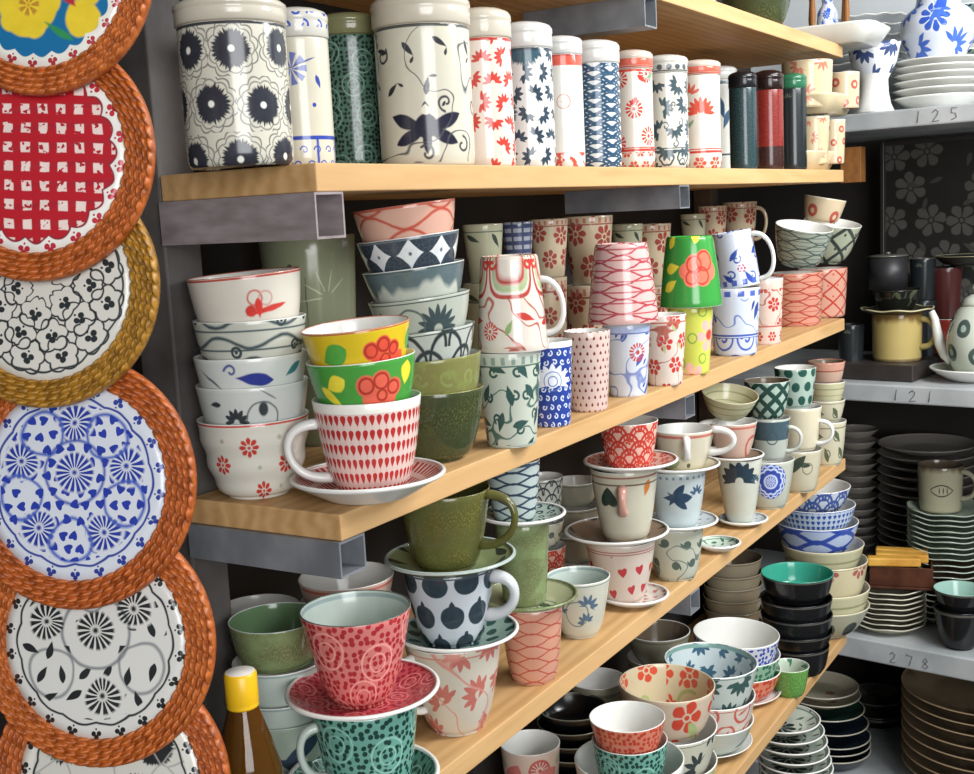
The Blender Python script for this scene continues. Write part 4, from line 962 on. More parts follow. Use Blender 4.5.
stack(('B', 505, 448, 20), Z2, [
    I(474, 541, 350, 'tall', P('tealvine'), 'white tumbler with teal curling vines under the upturned red mug', rf=.72, rim=WHITE()),
    I(477, 549, 345, 'mug', P('inverted'), 'white mug with red arches turned upside down on teal vine tumbler', inv=1, rb=1, name='mug') if False else
    I(480, 546, 342, 'mug', P('inverted'), '', skip=1)][:1])
# upturned mugs stand mouth down on the rims below
def upturned(xl, xr, yb, xtl, xtr, yt, Pz, mat, label, handle=None, name='mug', cat='mug', kind='mug', tilt=None, lift=0):
    """Pz: the pot below (its body) to stand on"""
    P0 = Vector((Pz.x, Pz.y, 0)); nrm = Vector((P0.x-CAM.x, P0.y-CAM.y, 0)).normalized()
    C, t = on_plane((xl+xr)/2, yb, P0, nrm); t = (C-CAM).dot(RW @ Vector((0, 0, -1)))
    R = (xr-xl)/2*t/F; Rt = (xtr-xtl)/2*t/F
    Ct, _ = on_plane((xl+xr)/2, yt, P0, nrm); zb = Pz.z+.0006+lift; H = Ct.z-zb
    k = dict(name=name, cat=cat, rim=WHITE())
    if handle: k['handle'] = handle
    if tilt: k['tilt'] = tilt
    it = I(xl, xr, yt, kind, mat, label, **k)
    return mk_pot(it, Pot(R, H, kind, rf=Rt/R), Vector((C.x, C.y, zb+H)), k, 56, flip=True)
def top_of(o, dz=0):
    b = o if o.type == 'MESH' else [c for c in o.children if c.type == 'MESH'][0]
    zmax = max(v.co.z for v in b.data.vertices); p = o.location
    return Vector((p.x, p.y, p.z+zmax+dz))
def single(xl, xr, y, base, kind, mat, label, z=None, **k):
    return stack(base, Z2 if z is None else z, [I(xl, xr, y, kind, mat, label, **k)])[0]
o = [x for x in bpy.data.objects if x.get('label', '').startswith('white tumbler with teal')][0]
upturned(478, 549, 351, 474, 529, 255, top_of(o), P('inverted'), 'white mug with red arches turned upside down on teal vine tumbler', dict(ang=82, ext=.62, zt=.82, zb=.28, th=.085))
single(526, 572, 340, ('B', 550, 427, 15), 'tall', P('bluelotus'), 'deep blue tumbler with one white lotus, between teal vine and pink dotted', rf=.78)
single(563, 610, 330, ('B', 584, 412, 15), 'tall', P('pinkdots'), 'pink tumbler with small dark red dots and bare rim', rf=.76, rim=P('pinkdots'))
o = single(602, 650, 322, ('B', 624, 397, 16), 'tall', P('bluered'), 'white tumbler with blue leaves and one red spoked flower, under pink netted tumbler', rf=.76)
upturned(588, 659, 322, 596, 646, 243, top_of(o), P('pinknet'), 'pink tumbler with red net lines turned upside down', name='tumbler', cat='cup')
o2 = single(640, 686, 314, ('B', 661, 386, 15), 'tall', P('redflow'), 'white tumbler with small red blossoms, left of the lime green tumbler', rf=.74)
o = single(667, 713, 306, ('B', 689, 375, 16), 'tall', P('limeflower'), 'lime green tumbler with pink blossoms under the upturned green one', rf=.74)
upturned(660, 722, 302, 668, 712, 236, top_of(o), P('greeninv'), 'bright green tumbler with coral peony turned upside down', name='tumbler', cat='cup')
o = single(708, 760, 287, ('B', 733, 356, 18), 'mug', P('bluemug2'), 'upright blue and white mug with arched panels round its foot', rf=.8)
upturned(716, 757, 283, 709, 746, 231, top_of(o), P('bluemug'), 'blue and white mug turned upside down, white handle facing right', dict(ang=75, ext=.95, zt=.9, zb=.12, th=.11), tilt=(0, -8))
single(746, 783, 278, ('B', 766, 345, 14), 'mug', P('redmug'), 'red and white mug beside the upright blue and white mug', rf=.8)
stack(('Y', 798, .055), Z2, [
    I(767, 823, 272, 'mug', P('rednet'), 'red netted bowl under a grey netted bowl near the shelf end', rf=.86, rim=rr, name='bowl', cat='bowl'),
    I(772, 830, 232, 'deep', P('greynet'), 'grey bowl with dark net lines tipped on the red netted bowl', rim=WHITE(), rf=.8, H=.05, tilt=(10, 10), lift=(0, 0, .012))])
stack(('Y', 824, .05), Z2, [
    I(798, 847, 268, 'mug', P('redlattice'), 'red bowl with crossed lattice lines at the far end', rf=.86, rim=rr, name='bowl', cat='bowl'),
    I(800, 858, 228, 'bowl', P('darklattice'), 'pale bowl with black crossed lattice tipped on the red lattice bowl', rim=WHITE(), rf=.75, H=.05, tilt=(8, 10), lift=(0, 0, .012)),
    I(802, 844, 204, 'bowl', P('creamcupros'), 'small cream bowl with red rings tipped on top at the far end', rf=.7, tilt=(0, 12), lift=(0, 0, .012), H=.035)])
# dim row behind
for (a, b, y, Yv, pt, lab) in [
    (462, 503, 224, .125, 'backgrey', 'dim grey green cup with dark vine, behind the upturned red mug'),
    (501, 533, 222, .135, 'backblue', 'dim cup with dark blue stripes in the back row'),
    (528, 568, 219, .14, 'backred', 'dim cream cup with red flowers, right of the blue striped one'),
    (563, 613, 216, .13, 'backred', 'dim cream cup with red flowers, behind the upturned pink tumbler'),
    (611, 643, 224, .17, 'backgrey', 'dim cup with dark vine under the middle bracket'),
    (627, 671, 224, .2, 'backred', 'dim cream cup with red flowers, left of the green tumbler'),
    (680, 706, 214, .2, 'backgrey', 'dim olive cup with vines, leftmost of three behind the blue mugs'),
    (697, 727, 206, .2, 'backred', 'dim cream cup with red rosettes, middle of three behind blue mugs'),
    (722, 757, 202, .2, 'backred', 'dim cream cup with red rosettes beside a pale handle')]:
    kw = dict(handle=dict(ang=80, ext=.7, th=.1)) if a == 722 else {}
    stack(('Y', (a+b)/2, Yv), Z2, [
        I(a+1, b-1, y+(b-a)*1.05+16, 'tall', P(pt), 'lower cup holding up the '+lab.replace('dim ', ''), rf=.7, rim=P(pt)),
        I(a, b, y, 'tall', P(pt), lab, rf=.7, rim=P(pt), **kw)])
single(258, 355, 236, ('Y', 306, .235), 'mug', P('celmug'), 'large pale celadon mug with dark stem, behind the stacked bowls', rf=.72, rim=P('celmug'), inside=P('celadonin'), handle=dict(ang=-85, ext=.62, zt=.78, zb=.3, th=.07))

# ------------------------------------------------------------------ fourth board (teacups on saucers)
Z3 = ZS[3]+.0002
stack(('Y', 348, .03), Z3, [
    I(286, 440, 772, 'saucer', P('grnstipdish'), 'teal stippled saucer under the teal stippled teacup', under=P('grnstip'), p=1.1),
    I(312, 419, 714, 'cup', P('grnstip'), 'teal stippled teacup with a curved handle, holding the red saucer', handle=dict(ang=-75, ext=.45, zt=.82, zb=.38, th=.08, mat=P('palebowl')), rf=.62),
    I(285, 440, 686, 'saucer', P('redstipdish'), 'red stippled saucer with white rim stacked on teal teacup', p=1.1, rf=.56, under=WHITE()),
    I(299, 411, 607, 'cup', P('redstip'), 'pinkish red stippled teacup with grey white inside, on red saucer', rf=.5, rim=dk, inside=P('palebowl'))])
stack(('Y', 272, .126), Z3, [
    I(246, 334, 760, 'bowl', P('palebowl'), 'pale bowl at the foot of the celadon stack behind the bottle'),
    I(240, 330, 710, 'bowl', P('blueleafb'), 'bowl with broad navy leaf behind the yellow capped bottle', rim=P('palebowl')),
    I(236, 328, 690, 'bowl', P('palebowl'), 'pale blue white bowl, third from the top beside the bottle cap'),
    I(232, 326, 658, 'bowl', P('palebowl'), 'pale blue white bowl directly under the green bowl'),
    I(228, 322, 617, 'bowl', P('celadon'), 'glossy celadon green bowl with green inside, topmost behind red teacup', rim=P('palebowl'), inside=P('celadonin'))])
def hidden_pair(x, Yv, xl, xr, y, mat, lab):
    return stack(('Y', x, Yv), Z3, [I(xl, xr, y, 'bowl', mat, lab, rf=.6)])
sU = stack(('B', 458, 738, 30), Z3, [
    I(405, 503, 660, 'cup', P('redsprig'), 'cream cup with faded red sprigs at the foot of olive mug stack', rf=.55, handle=dict(ang=-60, ext=.5, th=.07)),
    I(396, 519, 629, 'saucer', P('figdish'), 'saucer with dark teal spots under the dark fig cup', rim=WHITE(), rf=.5),
    I(403, 496, 579, 'cup', P('figs'), 'white cup with dark fig shaped spots and curled white handle', rf=.66, handle=dict(ang=72, ext=.6, zt=.85, zb=.36, th=.12, mat=glaze('curl_handle_glaze', 'd0d4d6', [(blotch(30, .6), '2f3f5c')])), rim=dk),
    I(384, 516, 554, 'saucer', P('celdish2'), 'olive green saucer with dark leaves under the olive mug', under=P('olive'), rim=P('palebowl'), rf=.5),
    I(396, 490, 488, 'cup', P('olive'), 'olive green crackle mug just under the shelf edge', rf=.62, rim=P('olive'), inside=P('olive'), handle=dict(ang=68, ext=.75, zt=.92, zb=.3, th=.085, mat=P('olive')))])
stack(('B', 530, 686, 22), Z3, [
    I(499, 563, 614, 'cup', P('redwave'), 'orange red wave patterned cup at the foot of the green cup stack', rf=.68),
    I(476, 578, 593, 'saucer', P('celdish'), 'pale celadon saucer with one dark leaf on orange wave cup', under=P('celadon'), rim=P('celadon'), rf=.5),
    I(494, 550, 537, 'mug', P('celadon'), 'plain green cup standing on the pale celadon saucer', rf=.74, rim=P('celadon')),
    I(479, 566, 512, 'saucer', P('bluedish'), 'saucer with teal brushstrokes on top of the plain green cup', rf=.5),
    I(484, 540, 459, 'cup', P('inkwave'), 'cup with dark blue wave lines half hidden by the shelf edge', rf=.7)])
single(546, 610, 575, ('B', 577, 640, 20), 'cup', P('iris'), 'grey white cup with blue iris sprigs standing alone', z=Z3, rf=.56, inside=P('palebowl'))
stack(('B', 633, 610, 26), Z3, [
    I(598, 669, 592, 'saucer', P('heartdish'), 'small white saucer with hearts under the red heart cup', rf=.6),
    I(585, 656, 549, 'cup', P('hearts'), 'cream cup scattered with small red hearts', rf=.7),
    I(564, 669, 529, 'saucer', P('brown_dish'), 'saucer with dark brown brush marks above the heart cup', rf=.5),
    I(590, 658, 477, 'cup', P('spadecup'), 'cream cup with dark spade leaf and small red striped handle', rf=.62, handle=dict(ang=-4, ext=.36, zt=.78, zb=.45, th=.1, mat=glaze('red_striped_handle', 'd0c6b4', [(blotch(14, .5), 'b5453a')]))),
    I(583, 678, 459, 'saucer', P('redogdish'), 'saucer with red ogee pattern under the red ogee cup', rf=.5),
    I(598, 658, 420, 'cup', P('redogee'), 'red and white ogee patterned cup, its top close under the shelf', rf=.68, rim=WHITE())])
stack(('B', 676, 581, 17), Z3, [
    I(646, 704, 541, 'cup', P('greysprig'), 'grey sprigged cup at the foot, right of the heart cup', rf=.66),
    I(640, 718, 519, 'saucer', P('speckdish'), 'pale blue speckled saucer right of the spade leaf cup', rf=.5),
    I(648, 706, 478, 'cup', P('bluelily'), 'grey white cup with dark blue lily under a cream saucer', rf=.66),
    I(640, 720, 463, 'saucer', CRM(), 'plain cream saucer under the cream mug', rf=.5, p=1.1),
    I(652, 714, 428, 'cup', P('creammug'), 'cream mug with pink line and two looped handles', rf=.7, handle=[dict(ang=5, ext=.42, zt=.85, zb=.4, th=.09), dict(ang=75, ext=.8, zt=.98, zb=.45, th=.1)])])
stack(('B', 720, 553, 13), Z3, [
    I(696, 741, 541, 'saucer', P('grnleafdish'), 'small white saucer ringed with green leaves near the board edge', rf=.5)])
stack(('B', 742, 528, 16), Z3, [
    I(718, 768, 517, 'saucer', P('speckdish'), 'square-looking pale saucer under the navy lily cup', rf=.5),
    I(716, 762, 468, 'cup', P('lilycup'), 'cream cup with navy lily painting', rf=.66),
    I(706, 764, 454, 'saucer', P('brown_dish'), 'thin saucer between the navy lily cup and the pink cup', rf=.5),
    I(708, 757, 421, 'cup', P('pinkcup'), 'pink cup with red line and tall looped handle', rf=.7, handle=dict(ang=-70, ext=.8, zt=1.0, zb=.3, th=.1)),
    I(700, 757, 400, 'bowl', P('creamband'), 'tipped olive cream cup on top of the pink cup', rim=CRM(), inside=P('creamband'), H=.04, tilt=(12, 8), lift=(0, 0, .012))])
stack(('B', 766, 509, 13), Z3, [
    I(742, 794, 458, 'cup', P('bluering'), 'cup with one large round blue medallion', rf=.62),
    I(750, 790, 417, 'cup', P('navycup'), 'cup with navy blue band above the blue medallion cup', rf=.7, rim=GRY(), handle=dict(ang=78, ext=.75, zt=.75, zb=.2, th=.1), H=.06),
    I(744, 790, 380, 'bowl', P('grnlattice'), 'bowl with dark green diagonal lattice', rim=GRY(), inside=P('taupein'), rf=.6, H=.05)])
stack(('B', 799, 493, 14), Z3, [
    I(776, 822, 448, 'cup', P('bigleaf'), 'cream cup with broad dark leaf close to the board end', rf=.66),
    I(781, 820, 406, 'cup', CRM(), 'plain cream cup with looped handle above the dark leaf cup', rf=.7, handle=dict(ang=75, ext=.75, zt=.65, zb=.15, th=.1), H=.055),
    I(774, 816, 367, 'cup', P('grnpolka'), 'cup with dark green round spots', rim=GRY(), rf=.7, H=.055)])
stack(('B', 825, 466, 13), Z3, [
    I(806, 846, 420, 'cup', P('creamv'), 'cream cup with dark curling vine at the board end, lowest of four', rf=.7),
    I(808, 845, 399, 'cup', P('creamv'), 'cream cup with vine, second from the bottom at the board end', rf=.7, H=.04),
    I(808, 845, 381, 'cup', P('creamband'), 'cream cup with green line, third from the bottom at the board end', rf=.7, H=.04),
    I(808, 845, 361, 'cup', P('pinkrim'), 'pinkish brown rimmed cup, topmost at the board end', rf=.7, H=.04, inside=P('taupein'), rim=rr)])
# back row of the fourth board
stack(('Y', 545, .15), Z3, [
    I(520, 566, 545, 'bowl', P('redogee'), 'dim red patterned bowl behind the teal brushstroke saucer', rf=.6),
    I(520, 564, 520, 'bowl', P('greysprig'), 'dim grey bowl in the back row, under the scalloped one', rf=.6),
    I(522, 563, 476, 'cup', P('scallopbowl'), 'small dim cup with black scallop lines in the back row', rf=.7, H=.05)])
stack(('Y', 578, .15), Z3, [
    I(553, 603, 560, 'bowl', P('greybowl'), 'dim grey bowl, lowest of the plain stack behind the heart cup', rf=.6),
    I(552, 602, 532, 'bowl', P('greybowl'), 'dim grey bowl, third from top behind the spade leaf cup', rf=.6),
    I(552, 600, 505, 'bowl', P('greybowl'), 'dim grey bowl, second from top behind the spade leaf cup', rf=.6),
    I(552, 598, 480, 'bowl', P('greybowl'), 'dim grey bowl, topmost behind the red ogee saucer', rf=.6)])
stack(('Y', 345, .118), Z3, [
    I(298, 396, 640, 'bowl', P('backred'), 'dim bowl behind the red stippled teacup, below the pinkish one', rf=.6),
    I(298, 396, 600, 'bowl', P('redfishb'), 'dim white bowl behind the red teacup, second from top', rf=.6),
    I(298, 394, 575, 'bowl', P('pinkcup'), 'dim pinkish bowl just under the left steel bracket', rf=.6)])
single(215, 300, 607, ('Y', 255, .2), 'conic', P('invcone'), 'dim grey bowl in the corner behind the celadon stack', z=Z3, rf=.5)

# ------------------------------------------------------------------ fifth board
Z4 = ZS[4]+.0002
stack(('Y', 628, .045), Z4, [
    I(574, 684, 757, 'bowl', WHITE(), 'wide plain white bowl holding the green and red stippled cups', rf=.5),
    I(592, 667, 738, 'cup', P('grnstip'), 'green stippled cup standing in the wide white bowl', rf=.72, H=.07),
    I(589, 665, 716, 'cup', P('redstipb'), 'red stippled cup with white inside nested in the green one', rf=.74, H=.045)])
stack(('Y', 666, .07), Z4, [
    I(612, 717, 757, 'bowl', P('limebowl'), 'bowl with lime green brushwork, third in the red blossom stack'),
    I(614, 716, 722, 'bowl', P('blkbloom'), 'cream bowl with black blossoms directly under the red blossom bowl', tilt=(1, 2)),
    I(618, 714, 682, 'bowl', P('redbloom'), 'cream bowl painted with red blossoms inside and out', tilt=(1, 2), inside=P('redbloomin'), rim=CRM())])
stack(('Y', 709, .065), Z4, [
    I(660, 752, 737, 'bowl', P('greysprigb'), 'grey vined bowl at the foot of the blue blossom stack', rf=.5),
    I(661, 752, 714, 'bowl', P('greysprigb'), 'grey vined bowl, second from the foot of the blue blossom stack', tilt=(1, 3)),
    I(662, 753, 690, 'bowl', P('redfishb'), 'white bowl with red fish lines directly under the blue blossom bowl', tilt=(1, 3)),
    I(663, 756, 659, 'bowl', P('bluebloom'), 'wide bowl painted with blue blossoms inside, topmost of its stack', tilt=(1, 3), inside=P('bluebloomin'))])
stack(('Y', 736, .095), Z4, [
    I(699, 777, 688, 'bowl', P('redfishb'), 'red lined bowl at the foot of the blue stippled stack'),
    I(697, 777, 665, 'bowl', P('redstipb'), 'bowl with red stippling below the green stippled bowl', tilt=(1, 3)),
    I(695, 777, 650, 'bowl', P('grnstipb'), 'bowl with green stippling below the blue stippled bowl', tilt=(1, 3)),
    I(692, 778, 632, 'bowl', P('bluestipb'), 'wide white bowl with blue stippled band, topmost and empty', tilt=(1, 3))])
single(770, 809, 665, ('B', 792, 698, 12), 'cup', P('smallgreen'), 'small green cup with leafy inside beside the black bowls', z=Z4, rf=.66, inside=P('smallgreenin'))
st = [I(765, 829, 652-0*i, 'bowl', P('blackbowl'), '') for i in range(0)]
for i, (a, b, y) in enumerate([(766, 829, 643), (765, 829, 628), (764, 829, 612), (763, 829, 596)]):
    lab = ['black bowl, lowest of the teal lined stack', 'black bowl, second from the bottom of the teal lined stack', 'black bowl, third from the top of the teal lined stack', 'black bowl directly under the teal lined bowl'][i]
    st.append(I(a, b, y, 'bowl', P('blackbowl'), lab, rf=.78, rim=P('blackbowl'), inside=P('blackbowl'), name='bowl', cat='bowl', H=.045))
st.append(I(761, 833, 572, 'bowl', P('blackbowl'), 'black bowl with bright teal inside, topmost of the black stack', rf=.78, rim=P('tealin'), inside=P('tealin'), name='bowl', cat='bowl', H=.045))
stack(('B', 797, 676, 20), Z4, st)
stack(('B', 828, 640, 22), Z4, [
    I(786, 869, 602, 'bowl', P('polkagrey'), 'grey bowl with dark round spots at the foot of the tall stack', rf=.45, rim=CRM()),
    I(786, 869, 585, 'bowl', P('creamband'), 'plain cream bowl above the dark spotted bowl', rim=CRM()),
    I(785, 867, 558, 'bowl', P('creamros'), 'cream bowl with brown rosettes in the tall stack', rim=CRM()),
    I(782, 863, 542, 'bowl', P('creamband'), 'cream bowl directly under the blue fish scale bowl', rim=CRM()),
    I(776, 858, 520, 'bowl', P('bluefish'), 'blue and white bowl with large overlapping wave scales', rim=WHITE(), H=.06),
    I(776, 855, 503, 'bowl', P('bluedash'), 'blue and white bowl with rows of small dashes', H=.05),
    I(774, 850, 485, 'bowl', P('bluescallop'), 'blue and white scalloped bowl, topmost of the tall stack', H=.045)])
st = []
for i, y in enumerate((620, 606, 594, 582, 570, 556)):
    st.append(I(704-i*.3, 762, y, 'bowl', P('brownstack'), 'taupe bowl behind the blue stippled bowl, '+ORD[5-i]+' of six', rim=P('brownstack'), inside=P('taupein'), rf=.6))
stack(('Y', 734, .2), Z4, st)
stack(('Y', 660, .2), Z4, [
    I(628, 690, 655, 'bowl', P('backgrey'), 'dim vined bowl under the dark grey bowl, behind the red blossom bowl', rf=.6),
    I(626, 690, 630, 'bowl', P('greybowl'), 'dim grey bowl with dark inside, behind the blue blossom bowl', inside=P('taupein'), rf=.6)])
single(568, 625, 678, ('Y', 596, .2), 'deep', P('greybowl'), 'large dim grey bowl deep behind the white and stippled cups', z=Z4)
stack(('Y', 531, .2), Z4, [I(500, 560, 812, 'cup', P('rosecup'), 'rosette cup at the foot of a pair, hidden below its twin', rf=.7),
    I(500, 560, 742, 'cup', P('rosecup'), 'cup with large red spoked rosette below the shelf edge', rf=.7)])
st = []
for i, y in enumerate((772, 759, 746, 733, 720, 706)):
    st.append(I(538-(5-i)*1.2, 608, y, 'bowl', P('blackbowl'), 'dark bowl beside the rosette cup, '+ORD[5-i]+' of its stack', rim=P('greybowl'), inside=P('blackbowl'), rf=.6, H=.03))
stack(('Y', 576, .19), Z4, st)
# ------------------------------------------------------------------ hanging placemats
def ringrep(n, rad, motif, s=1.0, off=0.0):
    def f(x, y, h):
        X, Y = x*(2*PI), y*(2*PI); r = hyp(X, Y); th = atan2(Y, X)*(n/(2*PI))+off+50.0
        d = (fr(th)-.5)*(2*PI/n)*rad
        return motif(d*(1/s), (r-rad)*(1/s))
    return f
def disc(lo, hi): return lambda x, y, h: rnge(h, lo, hi, .01)
trefoil = m_many(m_at(m_dot(.15), -.17, .05), m_at(m_dot(.15), .17, .05), m_at(m_dot(.15), 0, .26), m_at(m_dot(.06), 0, -.2))
def scal(n, rad, amp, lo=True):
    def f(x, y, h):
        X, Y = x*(2*PI), y*(2*PI); r = hyp(X, Y); th = atan2(Y, X)
        e = ab(cos(th*(n/2)))*amp+rad
        return lt(-r, e*-1.0, .012) if lo else lt(ab(r-e), .012, .012)
    return f
both_ = both
def grid_sq(N, s):
    def f(x, y, h):
        X = x*(2*PI)*N; Y = y*(2*PI)*N
        m = lt(mx(ab(fr(X)-.5), ab(fr(Y+X*.08)-.5)), s, .05)
        return m*lt(-noise(X, Y, 3.0, 2.0), -.42, .05)
    return f
MATS = [
 dict(c=(44, -22), r=(104, 118), t=.77, rim=('cc7030', '984a18'), lab='round rattan-edged placemat with yellow blooms on blue, topmost and cut by frame', m=lambda: glaze('blue_yellow_print', '1f74a8', [
   (once(m_rosette(5, .36, .0, .35), -.15, -.3), 'e3c52f'), (once(m_rosette(3, .2, .0, .2), .48, -.5), 'e3c52f'), (once(m_rosette(5, .2, .0, .2), .56, -.15), 'e3c52f'), (once(m_spokes(7, .12, .03), -.15, -.3), 'b9862a'),
   (once(m_leaf(.18, .1), .3, -.22, 1, 2.2), 'b52a35'), (once(m_leaf(.2, .05), .2, -.62, 1, -.6), '2f8a4c'), (scal(24, .84, .05), 'e5e0d6'), (ringrep(24, .93, trefoil, .17), 'a8323a')], coord='pl', rough=.25, mott=.03)),
 dict(c=(38, 158), r=(94, 124), t=.781, rim=('c4682c', '8f4512'), lab='round rattan-edged placemat with red checks and white scalloped border', m=lambda: glaze('red_check_print', 'c22430', [
   (lambda x, y, h: lt(ab(fr(y*(2*PI)*5)-.5), .14, .05), 'a81c2a'), (grid_sq(5, .26), 'ead0c8'), (scal(20, .83, .07), 'e8e2da'), (scal(20, .83, .07, False), '8c2430'), (ringrep(20, .94, trefoil, .2), 'b5283a')], coord='pl', rough=.25, mott=.03)),
 dict(c=(46, 288), r=(94, 120), t=.792, rim=('b5832c', '7c5414'), lab='round placemat with golden rattan edge and black cloud scallops', m=lambda: glaze('black_cloud_print', 'dedad0', [
   (ringrep(5, .28, m_many(m_scalring(6, .46, .03, .22), m_at(trefoil, 0, 0, .6)), .36), '23282a'), (ringrep(9, .52, m_many(m_scalring(6, .46, .03, .22), m_at(trefoil, 0, 0, .6)), .37, .5), '23282a'), (ringrep(12, .745, m_many(m_scalring(6, .46, .03, .22), m_at(trefoil, 0, 0, .6)), .39), '23282a'), (scal(16, .88, .03, False), '2f3436')], coord='pl', rough=.2, mott=.03)),
 dict(c=(76, 482), r=(113, 127), t=.803, rim=('c4682e', '8c4214'), lab='round rattan-edged placemat with blue and white rosettes and vines', m=lambda: glaze('blue_rosette_print', 'dbdfe8', [
   (once(m_spokes(18, .2, .05), .02, .1), '1f3492'), (once(m_ring(.32, .014), .02, .1), '2f4aa0'), (ringrep(5, .6, m_spokes(16, .2, .06), .9, .3), '1f3492'), (ringrep(5, .58, m_ring(.22, .016), 1, .8), '3f5ab0'),
   (lambda x, y, h: scatter(44, m_heart(.34), .95, .1, seed=3)(x, y, h)*rnge(h, .0, .8, .01)*inv(ringrep(5, .6, m_dot(.21), 1, .3)(x, y, h))*inv(once(m_dot(.21), .02, .1)(x, y, h)), '22379a'),
   (scal(14, .83, .03, False), '26398c'), (ringrep(22, .92, trefoil, .17), '26398c')], coord='pl', rough=.2, mott=.02)),
 dict(c=(97, 641), r=(115, 125), t=.814, rim=('c86e30', '964816'), lab='round rattan-edged placemat with black rosettes and bell flowers on white', m=lambda: glaze('black_rosette_print', 'dedcd6', [
   (once(m_spokes(17, .2, .06), .02, .12), '1d2022'), (once(m_ring(.37, .014), .02, .1), '6c7074'), (ringrep(3, .56, m_spokes(16, .2, .06), .95, .18), '1d2022'), (ringrep(3, .56, m_ring(.25, .012), 1, .72), '6c7074'),
   (lambda x, y, h: scatter(26, m_leaf(.42, .2), .85, .1, seed=5)(x, y, h)*rnge(h, .28, .8, .01)*inv(ringrep(3, .56, m_dot(.23), 1, .18)(x, y, h)), '1d2022'),
   (scal(14, .83, .03, False), '23272a'), (ringrep(22, .93, trefoil, .18), '1d2022')], coord='pl', rough=.2, mott=.02)),
 dict(c=(112, 782), r=(106, 125), t=.825, rim=('c2662e', '8c4216'), lab='lowest round rattan-edged placemat with fuzzy black daisies, cut by frame', m=lambda: glaze('black_daisy_print', 'd8d6cc', [
   (scatter(12, m_feather(.38), .8, .06, seed=2), '1b1d1f'), (scatter(12, m_dot(.06), .8, .06, seed=2), 'd8d6cc'), (cells(16, .02), '9a9a96'), (scal(12, .82, .03, False), '26292b'), (disc(.86, 1.0), 'd8d6cc'), (ringrep(22, .93, trefoil, .2), '23272a')], coord='pl', rough=.2, mott=.03)),
]
def placemat(c, r, t, rim, lab, m):
    Pc = CAM+ray(*c)*t; R = r[1]*t/F
    view = (CAM-Pc); view.z = 0; view.normalize()
    yaw = math.radians(29)
    n = Matrix.Rotation(-yaw, 3, 'Z') @ view
    n = (n+Vector((0, 0, .16))).normalized()           # bottom edge hangs nearer the viewer
    u = Vector((0, 0, 1)).cross(n).normalized(); v = n.cross(u)
    root = empty('placemat', Pc, 0, lab, 'placemat', None)
    root.rotation_euler = Matrix((u, v, n)).transposed().to_euler()
    ri = R*.775; th = .0035
    P_ = [(0, 0, 0), (ri*.5, 0, 0), (ri, 0, 0), (ri, th, 1), (ri*.9, th+.0004, 1), (ri*.5, th+.0004, 1), (0, th+.0004, 1)]
    o = lathe_mesh('printed_panel', P_, ri, th, [WHITE(), m()], root, 96)
    # braided rim: concentric coils of twisted cane
    K = 5; seg = 700; na = K*8; verts, faces = [], []; w = (R-ri*.985)/K
    for j in range(na+1):
        q = j/na*K; kk = min(int(q), K-1); a = q-kk
        for i in range(seg):
            th_ = 2*PI*i/seg; rad = ri*.985+w*q
            nst = int(64*(ri+w*kk)/R)+kk % 2
            ph = nst*th_+(a-.5)*3.4+kk*1.7
            bump = math.sin(PI*min(max(a, 0), 1))**.5 if 0 < a < 1 else 0
            z = .0012+.0042*bump*(.2+.8*abs(math.sin(ph*.5))**.6)
            verts.append((rad*math.cos(th_), rad*math.sin(th_), z+.001))
    for j in range(na):
        for i in range(seg):
            i2 = (i+1) % seg; faces.append((j*seg+i, j*seg+i2, (j+1)*seg+i2, (j+1)*seg+i))
    base = len(verts)
    for rad in (R, ri*.985):
        for i in range(seg): verts.append((rad*math.cos(2*PI*i/seg), rad*math.sin(2*PI*i/seg), -.0015))
    for i in range(seg):
        i2 = (i+1) % seg
        faces.append((na*seg+i, na*seg+i2, base+i2, base+i)); faces.append((base+i, base+i2, base+seg+i2, base+seg+i)); faces.append((base+seg+i, base+seg+i2, i2, i))
    mt = flat('rattan_'+rim[0], rim[0], .42, nscale=160, c2=rim[1], spec=.5)
    mesh_obj('braided_rim', verts, faces, [mt], root)
for d in MATS: placemat(**d)

# ------------------------------------------------------------------ bottle
def lathe_thing(name, prof, R, H, mats, P, label, cat, rz=0):
    o = lathe_mesh(name, prof, R, H, mats, None, 48); o.location = P; o.rotation_euler = (0, 0, rz); return tag(o, label, cat)
glass, gb = new_mat('amber_glass'); gb.inputs['Base Color'].default_value = lin('8a5a14'); gb.inputs['Roughness'].default_value = .06; gb.inputs['Transmission Weight'].default_value = .75; gb.inputs['IOR'].default_value = 1.45
Pb = at_yz(256, .05, Z3)
zc = on_plane(247, 690, Pb, Vector((Pb.x-CAM.x, Pb.y-CAM.y, 0)).normalized())[0].z-Z3; zt = zc+.016
bt = empty('bottle', Pb, 0, 'small amber glass bottle with bright yellow screw cap', 'bottle')
hb = zt-.002
lathe_mesh('glass_body', [(0, .003, 0), (.022, .002, 0), (.026, 0, 0), (.028, .003, 0), (.028, hb*.35, 0), (.0265, hb*.5, 0), (.02, hb*.66, 0), (.014, hb*.78, 0), (.0105, hb*.86, 0), (.0105, hb, 0), (.008, hb, 0), (.008, hb*.86, 0), (.0115, hb*.77, 0), (.025, hb*.45, 0), (.025, .006, 0), (0, .005, 0)], .028, hb, [glass], bt, 40)
cp = lathe_mesh('cap', [(0, hb*.83+.001, 0), (.0122, hb*.83, 0), (.0128, hb*.84, 0), (.0122, hb*.85, 0), (.0128, hb*.86, 0), (.0128, zt-.002, 0), (.0115, zt, 1), (0, zt+.0004, 1)], .0128, zt, [flat('yellow_plastic', 'e8b81c', .35), flat('white_cap_top', 'd8d4cc', .5)], bt, 40)
lathe_mesh('oil', [(0, .0065, 0), (.0245, .0065, 0), (.0245, hb*.42, 0), (.018, hb*.6, 0), (0, hb*.6, 0)], .0245, hb, [flat('amber_oil', '6b4410', .3)], bt, 32)

